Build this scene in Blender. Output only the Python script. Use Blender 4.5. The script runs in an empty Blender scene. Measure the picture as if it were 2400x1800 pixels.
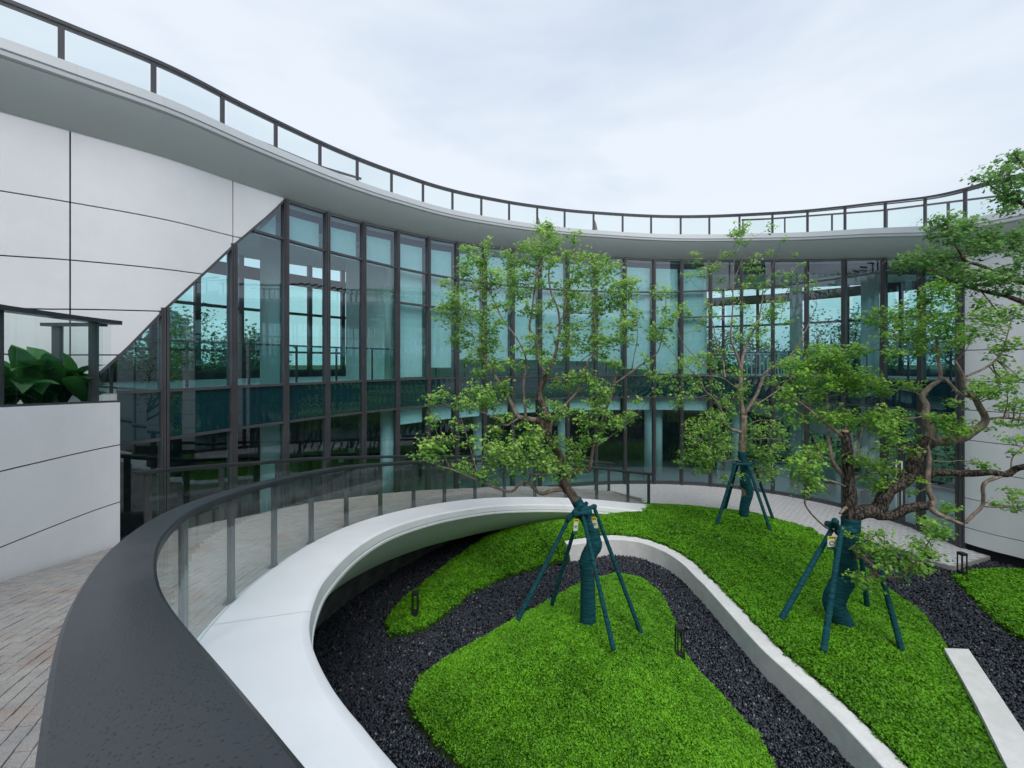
import bpy, math, random
import numpy as np
from mathutils import Vector, Matrix
rng = np.random.default_rng(7)
random.seed(7)
S = bpy.context.scene
COL = S.collection

# ------------------------------------------------------------------ camera, sky, sun, exposure
FPX, HOR, EYE = 975.0, 852.0, 5.0          # focal length and horizon of the 2400 x 1800 photograph, eye height in metres
cam = bpy.data.cameras.new('camera'); cam_o = bpy.data.objects.new('camera', cam); COL.objects.link(cam_o)
cam.sensor_width = 36.0; cam.lens = 36.0 * FPX / 2400.0
cam.shift_y = -(900.0 - HOR) / 2400.0
cam.clip_start = 0.05; cam.clip_end = 3000
cam_o.location = (0, 0, EYE); cam_o.rotation_euler = (math.radians(90), 0, 0)
S.camera = cam_o

SUN_EL, SUN_AZ = math.radians(50), math.radians(166)     # azimuth clockwise from +Y
W = bpy.data.worlds.new('World'); S.world = W; W.use_nodes = True
nt = W.node_tree; nt.nodes.clear()
def N(t, typ, **kw):
    n = t.nodes.new(typ)
    for k, v in kw.items():
        if k == 'inp':
            for a, b in v.items(): n.inputs[a].default_value = b
        else: setattr(n, k, v)
    return n
sky = N(nt, 'ShaderNodeTexSky', sky_type='NISHITA', sun_disc=False, sun_elevation=SUN_EL, sun_rotation=SUN_AZ, air_density=1.6, dust_density=3.0)
tc = N(nt, 'ShaderNodeTexCoord')
mp = N(nt, 'ShaderNodeMapping'); mp.inputs['Scale'].default_value = (1, 1, 2.6)
no = N(nt, 'ShaderNodeTexNoise', inp={'Scale': 1.5, 'Detail': 5.0, 'Roughness': 0.5, 'Distortion': 0.35})
rp = N(nt, 'ShaderNodeValToRGB')
rp.color_ramp.elements[0].position = 0.34; rp.color_ramp.elements[0].color = (4.05, 4.65, 5.6, 1)
rp.color_ramp.elements[1].position = 0.58; rp.color_ramp.elements[1].color = (5.6, 6.0, 6.5, 1)
mx = N(nt, 'ShaderNodeMix', data_type='RGBA'); mx.inputs[0].default_value = 0.88
bg = N(nt, 'ShaderNodeBackground', inp={'Strength': 0.078}); ow = N(nt, 'ShaderNodeOutputWorld')
L = nt.links.new
L(tc.outputs['Generated'], mp.inputs['Vector']); L(mp.outputs[0], no.inputs['Vector']); L(no.outputs['Fac'], rp.inputs[0])
L(sky.outputs[0], mx.inputs[6]); L(rp.outputs[0], mx.inputs[7]); L(mx.outputs[2], bg.inputs['Color']); L(bg.outputs[0], ow.inputs[0])

sl = bpy.data.lights.new('sun', 'SUN'); sl.energy = 0.9; sl.angle = math.radians(36); sl.color = (1.0, 0.97, 0.93)
so = bpy.data.objects.new('sun', sl); COL.objects.link(so)
sd = Vector((math.sin(SUN_AZ) * math.cos(SUN_EL), math.cos(SUN_AZ) * math.cos(SUN_EL), math.sin(SUN_EL)))
so.rotation_euler = sd.to_track_quat('Z', 'Y').to_euler(); so.location = (0, 0, 40)
S.view_settings.view_transform = 'Standard'; S.view_settings.look = 'None'; S.view_settings.gamma = 1.0
S.view_settings.use_curve_mapping = False
S.view_settings.exposure = 1.05
S.render.engine = 'CYCLES'
S.cycles.transparent_max_bounces = 40; S.cycles.max_bounces = 8; S.cycles.diffuse_bounces = 4; S.cycles.use_denoising = True
S.cycles.sample_clamp_indirect = 6.0

# ------------------------------------------------------------------ helpers
def at(px, py, d):                      # a point of the photograph at distance d along the view axis
    return ((px - 1200) / FPX * d, d, EYE - (py - HOR) / FPX * d)
def onz(px, py, z):                     # a point of the photograph on the level z
    d = (EYE - z) * FPX / (py - HOR); return at(px, py, d)

def catmull(pts, per=8):
    p = np.asarray(pts, float); out = []
    q = np.vstack([2 * p[0] - p[1], p, 2 * p[-1] - p[-2]])
    for i in range(1, len(q) - 2):
        for k in range(per):
            t = k / per
            out.append(0.5 * ((2 * q[i]) + (-q[i-1] + q[i+1]) * t + (2*q[i-1] - 5*q[i] + 4*q[i+1] - q[i+2]) * t*t + (-q[i-1] + 3*q[i] - 3*q[i+1] + q[i+2]) * t**3))
    out.append(p[-1]); return np.array(out)

class MB:
    def __init__(s): s.v = []; s.f = []
    def quad(s, a, b, c, d):
        i = len(s.v); s.v += [a, b, c, d]; s.f.append((i, i+1, i+2, i+3)); return s
    def tri(s, a, b, c):
        i = len(s.v); s.v += [a, b, c]; s.f.append((i, i+1, i+2)); return s
    def box(s, x0, x1, y0, y1, z0, z1, M=None):
        i = len(s.v)
        P = [(x0,y0,z0),(x1,y0,z0),(x1,y1,z0),(x0,y1,z0),(x0,y0,z1),(x1,y0,z1),(x1,y1,z1),(x0,y1,z1)]
        if M is not None: P = [tuple(M @ Vector(p)) for p in P]
        s.v += P
        s.f += [tuple(i + k for k in q) for q in ((0,3,2,1),(4,5,6,7),(0,1,5,4),(1,2,6,5),(2,3,7,6),(3,0,4,7))]
        return s
    def loft(s, lines, closed=False, cap=False):
        n = len(lines[0]); i = len(s.v); m = len(lines)
        for l in lines: s.v += [tuple(p) for p in l]
        for a in range(m if closed else m - 1):
            b = (a + 1) % m
            for k in range(n - 1):
                s.f.append((i + a*n + k, i + a*n + k + 1, i + b*n + k + 1, i + b*n + k))
        if cap:
            s.f.append(tuple(i + a*n for a in range(m))); s.f.append(tuple(i + a*n + n - 1 for a in reversed(range(m))))
        return s
    def hard(s, lines, closed=False):
        m = len(lines)
        for a in range(m if closed else m - 1): s.loft([lines[a], lines[(a + 1) % m]])
        return s
    def tube(s, pts, rad, seg=8, cap=True, wob=0.0):
        p = np.asarray(pts, float); n = len(p)
        r = np.broadcast_to(np.asarray(rad, float), (n,)) if np.ndim(rad) else np.full(n, rad)
        T = np.gradient(p, axis=0); T /= np.linalg.norm(T, axis=1)[:, None] + 1e-9
        up = np.array([0, 0, 1.0]) if abs(T[0][2]) < .9 else np.array([1.0, 0, 0])
        u = np.cross(T[0], up); u /= np.linalg.norm(u); i = len(s.v)
        for k in range(n):
            u = u - T[k] * (u @ T[k]); u /= np.linalg.norm(u) + 1e-9; w = np.cross(T[k], u)
            for j in range(seg):
                a = 2 * math.pi * j / seg; rr = r[k] * (1 + (wob * random.uniform(-1, 1) if wob else 0))
                s.v.append(tuple(p[k] + rr * (math.cos(a) * u + math.sin(a) * w)))
        for k in range(n - 1):
            for j in range(seg):
                j2 = (j + 1) % seg
                s.f.append((i + k*seg + j, i + k*seg + j2, i + (k+1)*seg + j2, i + (k+1)*seg + j))
        if cap:
            s.f.append(tuple(i + j for j in reversed(range(seg)))); s.f.append(tuple(i + (n-1)*seg + j for j in range(seg)))
        return s
    def mesh(s, name):
        m = bpy.data.meshes.new(name); m.from_pydata(s.v, [], s.f); m.update(); return m
    def build(s, name, mat, parent=None, smooth=False):
        return place(s.mesh(name), name, mat, parent, smooth)

def place(m, name, mat, parent=None, smooth=False):
    if mat is not None and not m.materials: m.materials.append(mat)
    if smooth: m.polygons.foreach_set('use_smooth', [True] * len(m.polygons))
    o = bpy.data.objects.new(name, m); COL.objects.link(o)
    if parent is not None:
        o.parent = parent; o.matrix_parent_inverse = Matrix.Translation(-parent.location)
    return o
def raw(name, v, f, nv, mat, parent=None, attr=None, smooth=False):
    # v (n,3); f (m,nv) index array; fast mesh with one colour-variation value per vertex
    m = bpy.data.meshes.new(name); v = np.asarray(v, np.float32); f = np.asarray(f, np.int32)
    m.vertices.add(len(v)); m.vertices.foreach_set('co', v.ravel())
    m.loops.add(f.size); m.loops.foreach_set('vertex_index', f.ravel())
    m.polygons.add(len(f)); m.polygons.foreach_set('loop_start', np.arange(0, f.size, nv, dtype=np.int32))
    if attr is not None:
        a = m.attributes.new('tone', 'FLOAT', 'POINT'); a.data.foreach_set('value', np.asarray(attr, np.float32))
    m.update(calc_edges=True); m.validate()
    return place(m, name, mat, parent, smooth)
def empty(name, loc, label, cat, group=None):
    o = bpy.data.objects.new(name, None); COL.objects.link(o); o.location = loc; o.empty_display_size = .2
    return tag(o, label, cat, group)
def tag(o, label=None, cat=None, group=None, kind=None):
    if label: o['label'] = label
    if cat: o['category'] = cat
    if group: o['group'] = group
    if kind: o['kind'] = kind
    return o
def struct(o, label=None): return tag(o, label, kind='structure')

# ------------------------------------------------------------------ materials
def mat(name):
    m = bpy.data.materials.new(name); m.use_nodes = True; t = m.node_tree; t.nodes.clear()
    return m, t, N(t, 'ShaderNodeOutputMaterial')
def principled(name, col, rough=.5, spec=.5, metal=0, var=.08, vscale=3.0, bump=0, bscale=40., col2=None, v2=(.4,.65), rvar=0, stretch=None, coord='Object'):
    m, t, out = mat(name); l = t.links.new
    p = N(t, 'ShaderNodeBsdfPrincipled', inp={'Roughness': rough, 'Metallic': metal, 'Specular IOR Level': spec})
    tcn = N(t, 'ShaderNodeTexCoord'); mpn = N(t, 'ShaderNodeMapping'); l(tcn.outputs[coord], mpn.inputs[0])
    if stretch: mpn.inputs['Scale'].default_value = stretch
    n1 = N(t, 'ShaderNodeTexNoise', inp={'Scale': vscale, 'Detail': 6.0, 'Roughness': .62}); l(mpn.outputs[0], n1.inputs['Vector'])
    r = N(t, 'ShaderNodeValToRGB'); l(n1.outputs['Fac'], r.inputs[0])
    c = np.array(col)
    c2 = np.array(col2) if col2 is not None else np.clip(c * (1 + var), 0, 1)
    c1 = c if col2 is not None else c * (1 - var)
    r.color_ramp.elements[0].position = v2[0]; r.color_ramp.elements[0].color = (*c1, 1)
    r.color_ramp.elements[1].position = v2[1]; r.color_ramp.elements[1].color = (*c2, 1)
    l(r.outputs[0], p.inputs['Base Color'])
    if rvar:
        mr = N(t, 'ShaderNodeMapRange', inp={3: max(0, rough - rvar), 4: rough + rvar}); l(n1.outputs['Fac'], mr.inputs[0]); l(mr.outputs[0], p.inputs['Roughness'])
    if bump:
        n2 = N(t, 'ShaderNodeTexNoise', inp={'Scale': bscale, 'Detail': 4.0}); l(mpn.outputs[0], n2.inputs['Vector'])
        b = N(t, 'ShaderNodeBump', inp={'Strength': bump, 'Distance': .02}); l(n2.outputs['Fac'], b.inputs['Height']); l(b.outputs[0], p.inputs['Normal'])
    l(p.outputs[0], out.inputs[0]); return m
def glass(name, tint, ior=1.5, boost=0.0, rough=0.0, gcol=(1,1,1), wav=0.0):
    m, t, out = mat(name); l = t.links.new
    tr = N(t, 'ShaderNodeBsdfTransparent', inp={'Color': (*tint, 1)}); g = N(t, 'ShaderNodeBsdfGlossy', inp={'Color': (*gcol, 1), 'Roughness': rough})
    fr = N(t, 'ShaderNodeFresnel', inp={'IOR': ior}); ad = N(t, 'ShaderNodeMath', operation='ADD', use_clamp=True); ad.inputs[1].default_value = boost
    ge = N(t, 'ShaderNodeNewGeometry'); mul = N(t, 'ShaderNodeMath', operation='SUBTRACT'); mul.inputs[0].default_value = 1.0
    pr = N(t, 'ShaderNodeMath', operation='MULTIPLY')
    mixs = N(t, 'ShaderNodeMixShader'); l(fr.outputs[0], ad.inputs[0])
    l(ge.outputs['Backfacing'], mul.inputs[1]); l(ad.outputs[0], pr.inputs[0]); l(mul.outputs[0], pr.inputs[1])
    l(pr.outputs[0], mixs.inputs[0])
    if wav:
        tcn = N(t, 'ShaderNodeTexCoord'); n2 = N(t, 'ShaderNodeTexNoise', inp={'Scale': .7, 'Detail': 1.0}); l(tcn.outputs['Object'], n2.inputs['Vector'])
        b = N(t, 'ShaderNodeBump', inp={'Strength': wav, 'Distance': .02}); l(n2.outputs['Fac'], b.inputs['Height']); l(b.outputs[0], g.inputs['Normal'])
    l(tr.outputs[0], mixs.inputs[1]); l(g.outputs[0], mixs.inputs[2]); l(mixs.outputs[0], out.inputs[0]); return m
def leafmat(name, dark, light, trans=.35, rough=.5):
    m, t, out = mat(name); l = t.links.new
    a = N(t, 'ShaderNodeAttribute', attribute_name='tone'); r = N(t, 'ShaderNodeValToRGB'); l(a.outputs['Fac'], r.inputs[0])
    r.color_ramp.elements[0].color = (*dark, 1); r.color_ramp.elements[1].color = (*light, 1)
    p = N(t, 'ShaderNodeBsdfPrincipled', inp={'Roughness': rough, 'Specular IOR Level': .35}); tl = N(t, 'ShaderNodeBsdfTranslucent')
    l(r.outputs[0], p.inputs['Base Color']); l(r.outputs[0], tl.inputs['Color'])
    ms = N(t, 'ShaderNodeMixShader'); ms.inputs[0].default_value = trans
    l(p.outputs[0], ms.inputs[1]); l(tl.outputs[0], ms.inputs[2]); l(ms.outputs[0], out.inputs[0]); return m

M = {}
M['stucco'] = principled('white_stucco', (.80,.81,.835), .7, .3, var=.03, vscale=.9, bump=.25, bscale=90)
M['joint'] = principled('joint_black', (.012,.014,.018), .8, .2)
M['soffit'] = principled('painted_metal_white', (.74,.77,.78), .45, .4, var=.02, vscale=.6)
M['fascia'] = principled('fascia_grey_metal', (.60,.63,.64), .5, .35, var=.02, vscale=.6)
M['edge'] = principled('roof_edge_grey', (.48,.51,.53), .45, .4, var=.02, vscale=.6)
M['band'] = principled('ramp_white_paint', (.88,.90,.93), .36, .45, var=.022, vscale=1.3, rvar=.1, bump=.04, bscale=5)
M['bronze'] = principled('mullion_bronze', (.085,.085,.095), .42, .5, metal=.3, var=.12, vscale=2)
M['rail'] = principled('rail_dark_metal', (.055,.058,.066), .42, .5, metal=.3, var=.22, vscale=5, rvar=.1, bump=.12, bscale=260)
def railmat():
    m, t, out = mat('rail_wet_dark_metal'); l = t.links.new
    p = N(t, 'ShaderNodeBsdfPrincipled', inp={'Roughness': .4, 'Metallic': .25, 'Specular IOR Level': .5}); tcn = N(t, 'ShaderNodeTexCoord')
    n1 = N(t, 'ShaderNodeTexNoise', inp={'Scale': 1.6, 'Detail': 4.0}); vo = N(t, 'ShaderNodeTexVoronoi', inp={'Scale': 130.0, 'Randomness': 1.0}); n2 = N(t, 'ShaderNodeTexNoise', inp={'Scale': 7.0, 'Detail': 3.0})
    for n_ in (n1, vo, n2): l(tcn.outputs['Object'], n_.inputs['Vector'])
    dr = N(t, 'ShaderNodeMapRange', inp={1: .16, 2: .30, 3: 1.0, 4: 0.0}); l(vo.outputs['Distance'], dr.inputs[0])
    mk = N(t, 'ShaderNodeMapRange', inp={1: .34, 2: .52, 3: 0.0, 4: 1.0}); l(n2.outputs['Fac'], mk.inputs[0])
    mu = N(t, 'ShaderNodeMath', operation='MULTIPLY'); l(dr.outputs[0], mu.inputs[0]); l(mk.outputs[0], mu.inputs[1])
    r = N(t, 'ShaderNodeValToRGB'); l(n1.outputs['Fac'], r.inputs[0]); r.color_ramp.elements[0].position = .35; r.color_ramp.elements[0].color = (.036,.041,.05,1); r.color_ramp.elements[1].position = .7; r.color_ramp.elements[1].color = (.056,.06,.068,1)
    mx_ = N(t, 'ShaderNodeMix', data_type='RGBA'); l(mu.outputs[0], mx_.inputs[0]); l(r.outputs[0], mx_.inputs[6]); mx_.inputs[7].default_value = (.03,.033,.04,1)
    l(mx_.outputs[2], p.inputs['Base Color']); b = N(t, 'ShaderNodeBump', inp={'Strength': .5, 'Distance': .002}); l(mu.outputs[0], b.inputs['Height']); l(b.outputs[0], p.inputs['Normal'])
    rg = N(t, 'ShaderNodeMapRange', inp={3: .26, 4: .46}); l(n1.outputs['Fac'], rg.inputs[0]); l(rg.outputs[0], p.inputs['Roughness']); l(p.outputs[0], out.inputs[0]); return m
M['rail'] = railmat()
M['post'] = principled('post_dark_metal', (.07,.072,.08), .45, .5, metal=.3, var=.1)
M['wallglass'] = glass('curtain_glass', (.75,.905,.92), 1.8, .05, gcol=(.86,.91,1.0), wav=.06)
M['spandrel'] = principled('spandrel_glass', (.005,.032,.042), .02, .9, var=.1)
M['spandrel'].node_tree.nodes['Principled BSDF'].inputs['IOR'].default_value = 1.75
M['railglass'] = glass('rail_glass', (.94,.975,.97), 1.5)
M['roofglass'] = glass('roof_rail_glass', (.955,.985,.98), 1.45)
M['innerglass'] = glass('inner_guard_glass', (.84,.95,.935), 1.45)
M['blind'] = principled('roller_blind_fabric', (.78,.82,.82), .9, .1, var=.03)
M['hem'] = principled('blind_hem_bar', (.85,.87,.87), .5, .3)
M['column'] = principled('plaster_column', (.72,.73,.72), .75, .2, var=.04, vscale=1.2)
M['intwhite'] = principled('interior_white', (.78,.79,.79), .7, .3, var=.03)
M['slab'] = principled('slab_edge_dark', (.03,.035,.04), .6, .3)
M['intfloor'] = principled('terrazzo_floor', (.45,.46,.46), .25, .5, var=.08, vscale=8)
M['darkwall'] = principled('dark_interior_wall', (.10,.105,.10), .7, .3, var=.3)
M['shelf'] = principled('shelf_block', (.12,.13,.12), .6, .3, var=.3)
M['sett'] = principled('granite_sett', (.25,.245,.255), .6, .4, vscale=2.2, bump=.5, bscale=120, col2=(.38,.385,.41), v2=(.3,.7))
def settmat():
    m, t, out = mat('granite_sett'); l = t.links.new
    p = N(t, 'ShaderNodeBsdfPrincipled', inp={'Roughness': .62, 'Specular IOR Level': .4}); tcn = N(t, 'ShaderNodeTexCoord')
    g = N(t, 'ShaderNodeTexNoise', inp={'Scale': 160.0, 'Detail': 3.0, 'Roughness': .7}); big = N(t, 'ShaderNodeTexNoise', inp={'Scale': 5.5, 'Detail': 3.0}); rs = N(t, 'ShaderNodeTexNoise', inp={'Scale': 1.7, 'Detail': 6.0, 'Roughness': .6, 'Distortion': .6})
    for n_ in (g, big, rs): l(tcn.outputs['Object'], n_.inputs['Vector'])
    r = N(t, 'ShaderNodeValToRGB'); l(g.outputs['Fac'], r.inputs[0]); r.color_ramp.elements[0].position = .3; r.color_ramp.elements[0].color = (.22,.21,.20,1); r.color_ramp.elements[1].position = .7; r.color_ramp.elements[1].color = (.50,.48,.46,1)
    r2 = N(t, 'ShaderNodeValToRGB'); l(big.outputs['Fac'], r2.inputs[0]); r2.color_ramp.elements[0].position = .3; r2.color_ramp.elements[0].color = (.74,.76,.80,1); r2.color_ramp.elements[1].position = .7; r2.color_ramp.elements[1].color = (1.0,.985,.96,1)
    m1 = N(t, 'ShaderNodeMix', data_type='RGBA', blend_type='MULTIPLY'); m1.inputs[0].default_value = 1.0; l(r.outputs[0], m1.inputs[6]); l(r2.outputs[0], m1.inputs[7])
    k = N(t, 'ShaderNodeMapRange', inp={1: .52, 2: .70, 3: 0.0, 4: .62}); l(rs.outputs['Fac'], k.inputs[0])
    m2 = N(t, 'ShaderNodeMix', data_type='RGBA'); l(k.outputs[0], m2.inputs[0]); l(m1.outputs[2], m2.inputs[6]); m2.inputs[7].default_value = (.27,.155,.10,1)
    l(m2.outputs[2], p.inputs['Base Color']); b = N(t, 'ShaderNodeBump', inp={'Strength': .5, 'Distance': .004}); l(g.outputs['Fac'], b.inputs['Height']); l(b.outputs[0], p.inputs['Normal']); l(p.outputs[0], out.inputs[0]); return m
M['sett'] = settmat()
M['path'] = principled('granite_path', (.50,.50,.51), .7, .35, vscale=7, bump=.3, bscale=90, col2=(.64,.64,.65), v2=(.3,.7))
M['mortar'] = principled('sett_joint', (.16,.14,.125), .9, .2, vscale=1.3, col2=(.22,.12,.07), v2=(.55,.72))
M['concrete'] = principled('pale_concrete', (.80,.80,.795), .8, .3, var=.06, vscale=5, bump=.25, bscale=70)
M['soil'] = principled('dark_soil', (.02,.035,.012), .95, .1, var=.3)
M['gravelbase'] = principled('gravel_base', (.010,.011,.015), .9, .2, var=.3, vscale=30)
M['ground'] = principled('far_ground', (.06,.09,.04), .95, .1, var=.3, vscale=.3)
M['lamp'] = principled('lamp_black_metal', (.018,.02,.022), .45, .5)
M['bark'] = principled('bark', (.05,.038,.032), .9, .2, vscale=14, bump=1.0, bscale=38, col2=(.20,.15,.125), v2=(.42,.62), stretch=(1,1,.35))
M['bark2'] = principled('pale_bark', (.17,.125,.105), .85, .2, vscale=16, bump=.7, bscale=45, col2=(.36,.29,.25), v2=(.38,.64), stretch=(1,1,.45))
M['bark3'] = principled('grey_bark', (.025,.02,.018), .9, .2, vscale=34, bump=1.0, bscale=48, col2=(.20,.165,.145), v2=(.45,.66), stretch=(1,1,.4))
M['twig'] = principled('twig_bark', (.13,.095,.075), .8, .2, col2=(.26,.20,.17))
M['wrap'] = principled('teal_wrap_cloth', (.003,.048,.066), .8, .2, vscale=11, bump=1.0, bscale=22, col2=(.016,.115,.135), v2=(.35,.7), stretch=(.35,.35,3.2))
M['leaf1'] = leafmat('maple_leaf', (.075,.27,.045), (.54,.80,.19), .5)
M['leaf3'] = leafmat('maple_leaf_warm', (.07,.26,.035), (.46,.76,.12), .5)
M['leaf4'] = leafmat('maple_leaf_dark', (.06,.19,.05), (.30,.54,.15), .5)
M['leafbg'] = leafmat('background_leaf', (.05,.13,.04), (.16,.30,.10), .45)
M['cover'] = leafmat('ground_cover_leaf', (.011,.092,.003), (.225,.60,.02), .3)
M['plant'] = leafmat('broad_leaf', (.012,.08,.017), (.06,.22,.045), .25, .32)
M['tagwhite'] = principled('tag_cream', (.72,.72,.60), .6)
M['taggreen'] = principled('tag_green', (.01,.13,.07), .5)
M['tagyellow'] = principled('tag_yellow', (.75,.62,.03), .5)
M['black'] = principled('black_print', (.02,.02,.02), .6)
M['umbrella'] = principled('umbrella_cloth', (.16,.13,.15), .9)
M['cut'] = principled('cut_wood', (.45,.32,.2), .8)
def stonemat():
    m, t, out = mat('black_gravel'); l = t.links.new
    a = N(t, 'ShaderNodeAttribute', attribute_name='tone'); r = N(t, 'ShaderNodeValToRGB'); l(a.outputs['Fac'], r.inputs[0])
    e = r.color_ramp.elements; e[0].color = (.008,.0095,.013,1); e[1].position = .96; e[1].color = (.044,.056,.08,1)
    e2 = e.new(.985); e2.color = (.22,.22,.24,1)
    p = N(t, 'ShaderNodeBsdfPrincipled', inp={'Roughness': .42, 'Specular IOR Level': .55}); l(r.outputs[0], p.inputs['Base Color']); l(p.outputs[0], out.inputs[0]); return m
M['stone'] = stonemat()
def towermat(name, wall, win):
    m, t, out = mat(name); l = t.links.new
    tcn = N(t, 'ShaderNodeTexCoord'); br = N(t, 'ShaderNodeTexBrick', offset=0.0, inp={'Scale': 1.0, 'Mortar Size': .9, 'Brick Width': 4.2, 'Row Height': 3.2, 'Color1': (*win,1), 'Color2': (*win,1), 'Mortar': (*wall,1)})
    mpn = N(t, 'ShaderNodeMapping'); mpn.inputs['Rotation'].default_value = (math.radians(90), 0, 0)
    l(tcn.outputs['Object'], mpn.inputs[0]); l(mpn.outputs[0], br.inputs['Vector'])
    p = N(t, 'ShaderNodeBsdfPrincipled', inp={'Roughness': .6}); l(br.outputs['Color'], p.inputs['Base Color']); l(p.outputs[0], out.inputs[0]); return m
M['tower'] = towermat('tower_facade', (.30,.36,.42), (.12,.17,.22))
M['tower2'] = towermat('tower_facade_tan', (.34,.30,.29), (.10,.11,.13))

# ------------------------------------------------------------------ the plan of the building: facade line, left to right
MULL = np.array([(-6.46,7.73),(-5.96,8.89),(-5.43,9.97),(-4.88,10.98),(-4.26,11.93),(-3.55,12.89),(-2.77,13.79),(-1.93,14.59),(-1.0,15.3),(.03,15.94),(1.12,16.45),(2.26,16.86),(3.46,17.13),(4.69,17.28),(5.90,17.28),(7.0,17.17),(8.08,16.93),(9.11,16.51),(10.01,15.97),(10.8,15.26),(11.47,14.38),(11.95,13.39),(12.18,12.40),(12.22,11.32)])
MTOP = np.array([8.80,8.87,8.93,8.99,9.05,9.13,9.19,9.26,9.33,9.38,9.41,9.42,9.42,9.39,9.33,9.27,9.20,9.10,8.97,8.80,8.61,8.39,8.14,7.88])
LEFT = [(-11.6,-1.5,8.6),(-11.4,1.0,8.65),(-10.6,3.2,8.7),(-9.3,4.7,8.73),(-8.45,5.45,8.75),(-7.69,6.25,8.76),(-7.2,6.8,8.77)]
RIGHT = [(12.40,10.75,7.84),(12.68,10.3,7.84),(13.4,9.0,7.9),(14.3,6.0,8.0),(14.6,2.0,8.2),(13.6,-3,8.3),(10.5,-7.5,8.4),(5,-10.5,8.5),(-1,-11,8.5),(-7,-8.6,8.55),(-10.6,-5,8.6),(-11.6,-1.5,8.6)]
NL = len(LEFT)
CTRL = np.array(LEFT + [(x, y, z) for (x, y), z in zip(MULL, MTOP)] + RIGHT)
PER = 10
RING = catmull(CTRL, PER)               # dense ring, u = index/PER - NL so that mullion k sits at u = k
def ring_t():
    T = np.gradient(RING[:, :2], axis=0); return T / np.linalg.norm(T, axis=1)[:, None]
RT = ring_t(); RN = np.c_[RT[:, 1], -RT[:, 0]]       # normal towards the courtyard
def ring(u, off=0.0, z=None, dz=0.0):
    i = np.clip((np.asarray(u, float) + NL) * PER, 0, len(RING) - 1)
    k = np.arange(len(RING))
    x, y, zt = (np.interp(i, k, RING[:, a]) for a in range(3)); nx, ny = (np.interp(i, k, RN[:, a]) for a in range(2))
    zz = zt + dz if z is None else np.broadcast_to(z, np.shape(x))
    return np.stack([x + nx * off, y + ny * off, zz], -1)
def u_at(px, off=0.0, lo=-4.0, hi=26.0):             # where the sight line of a photo column meets the (offset) facade line
    us = np.linspace(lo, hi, 3000); p = ring(us, off); x = 1200 + FPX * p[:, 0] / p[:, 1]
    k = np.argmax(x >= px); return us[k]
def z_at(px, py, u, off=0.0): return EYE - (py - HOR) / FPX * float(ring(u, off)[1])
def us(a, b, step=.25):
    return np.linspace(a, b, max(2, int(math.ceil((b - a) / step)) + 1))

Z_SP0, Z_SP1 = 3.6, 4.5                 # spandrel band: slab of the upper floor
def ztr(u): return np.minimum(7.97, ring(u)[..., 2] - .22)
# slanted lower edge of the white wall (left)
dg = [(664,469),(633,500),(546,574),(383,726),(289,823.7),(235,872.5)]
dgu = np.array([u_at(p[0]) for p in dg])[::-1]; dgz = np.array([z_at(p[0], p[1], u_at(p[0])) for p in dg])[::-1]
def diag(u):
    z = np.interp(u, dgu, dgz); z = np.where(u < dgu[0], dgz[0] - (dgu[0] - u) * 1.3, z); return np.where(u >= dgu[-1], 99, z)

B = empty('courtyard_building', (4.7, 17.3, 0), 'curved two-storey building with dark framed teal glass facade and white walls around the garden', 'building')

def surf_patch(u0, u1, zlo, zhi, off, thick, name, m, parent, step=.2, smooth=False, mb=None):
    U = us(u0, u1, step); lo = zlo(U) if callable(zlo) else np.full(len(U), zlo); hi = zhi(U) if callable(zhi) else np.full(len(U), zhi)
    keep = hi - lo > .004
    if keep.sum() < 2: return None
    U, lo, hi = U[keep], lo[keep], hi[keep]
    a, b, c, d = ring(U, off, lo), ring(U, off, hi), ring(U, off - thick, hi), ring(U, off - thick, lo)
    if mb is not None: return mb.loft([a, b, c, d], closed=True, cap=True)
    return MB().loft([a, b, c, d], closed=True, cap=True).build(name, m, parent, smooth)

# white panelled wall, left
jl = {1: [(0,448),(163,475),(553,556),(664,579)], 2: [(0,599),(163,610),(466,642),(553,652)], 3: [(0,722),(119,725),(385,730)], 4: [(0,830),(140,832),(300,832)]}
def jline(k):
    uu = np.array([u_at(max(p[0], 0)) for p in jl[k]]); zz = np.array([z_at(p[0], p[1], a) for p, a in zip(jl[k], uu)])
    return lambda u: np.interp(u, uu, zz)
uv = [-5.9, u_at(163), u_at(543), 2.0]
G2 = .011
lines = [lambda u: ring(u)[:, 2] + .03] + [jline(k) for k in (1, 2, 3, 4)] + [lambda u: np.full(np.shape(u), 3.0)]
for c in range(3):
    for r in range(5):
        hi, lo = lines[r], lines[r + 1]
        surf_patch(uv[c] + G2, uv[c+1] - G2, lambda u, lo=lo: np.maximum(lo(u) + G2, diag(u) + .03), lambda u, hi=hi: hi(u) - G2, 0.03, .05, 'wall_panel', M['stucco'], B, step=.02)
surf_patch(-5.9, 2.0, lambda u: np.maximum(3.0, diag(u) + .04), lambda u: ring(u)[:, 2] + .02, -.035, .1, 'wall_backing', M['joint'], B, step=.02)
U = us(dgu[0], dgu[-1] - .03, .1); d0 = diag(U)
MB().loft([ring(U, .05, d0 - .035), ring(U, .05, d0 + .03), ring(U, -.12, d0 + .03), ring(U, -.12, d0 - .035)], closed=True, cap=True).build('edge_trim', M['bronze'], B)
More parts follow.
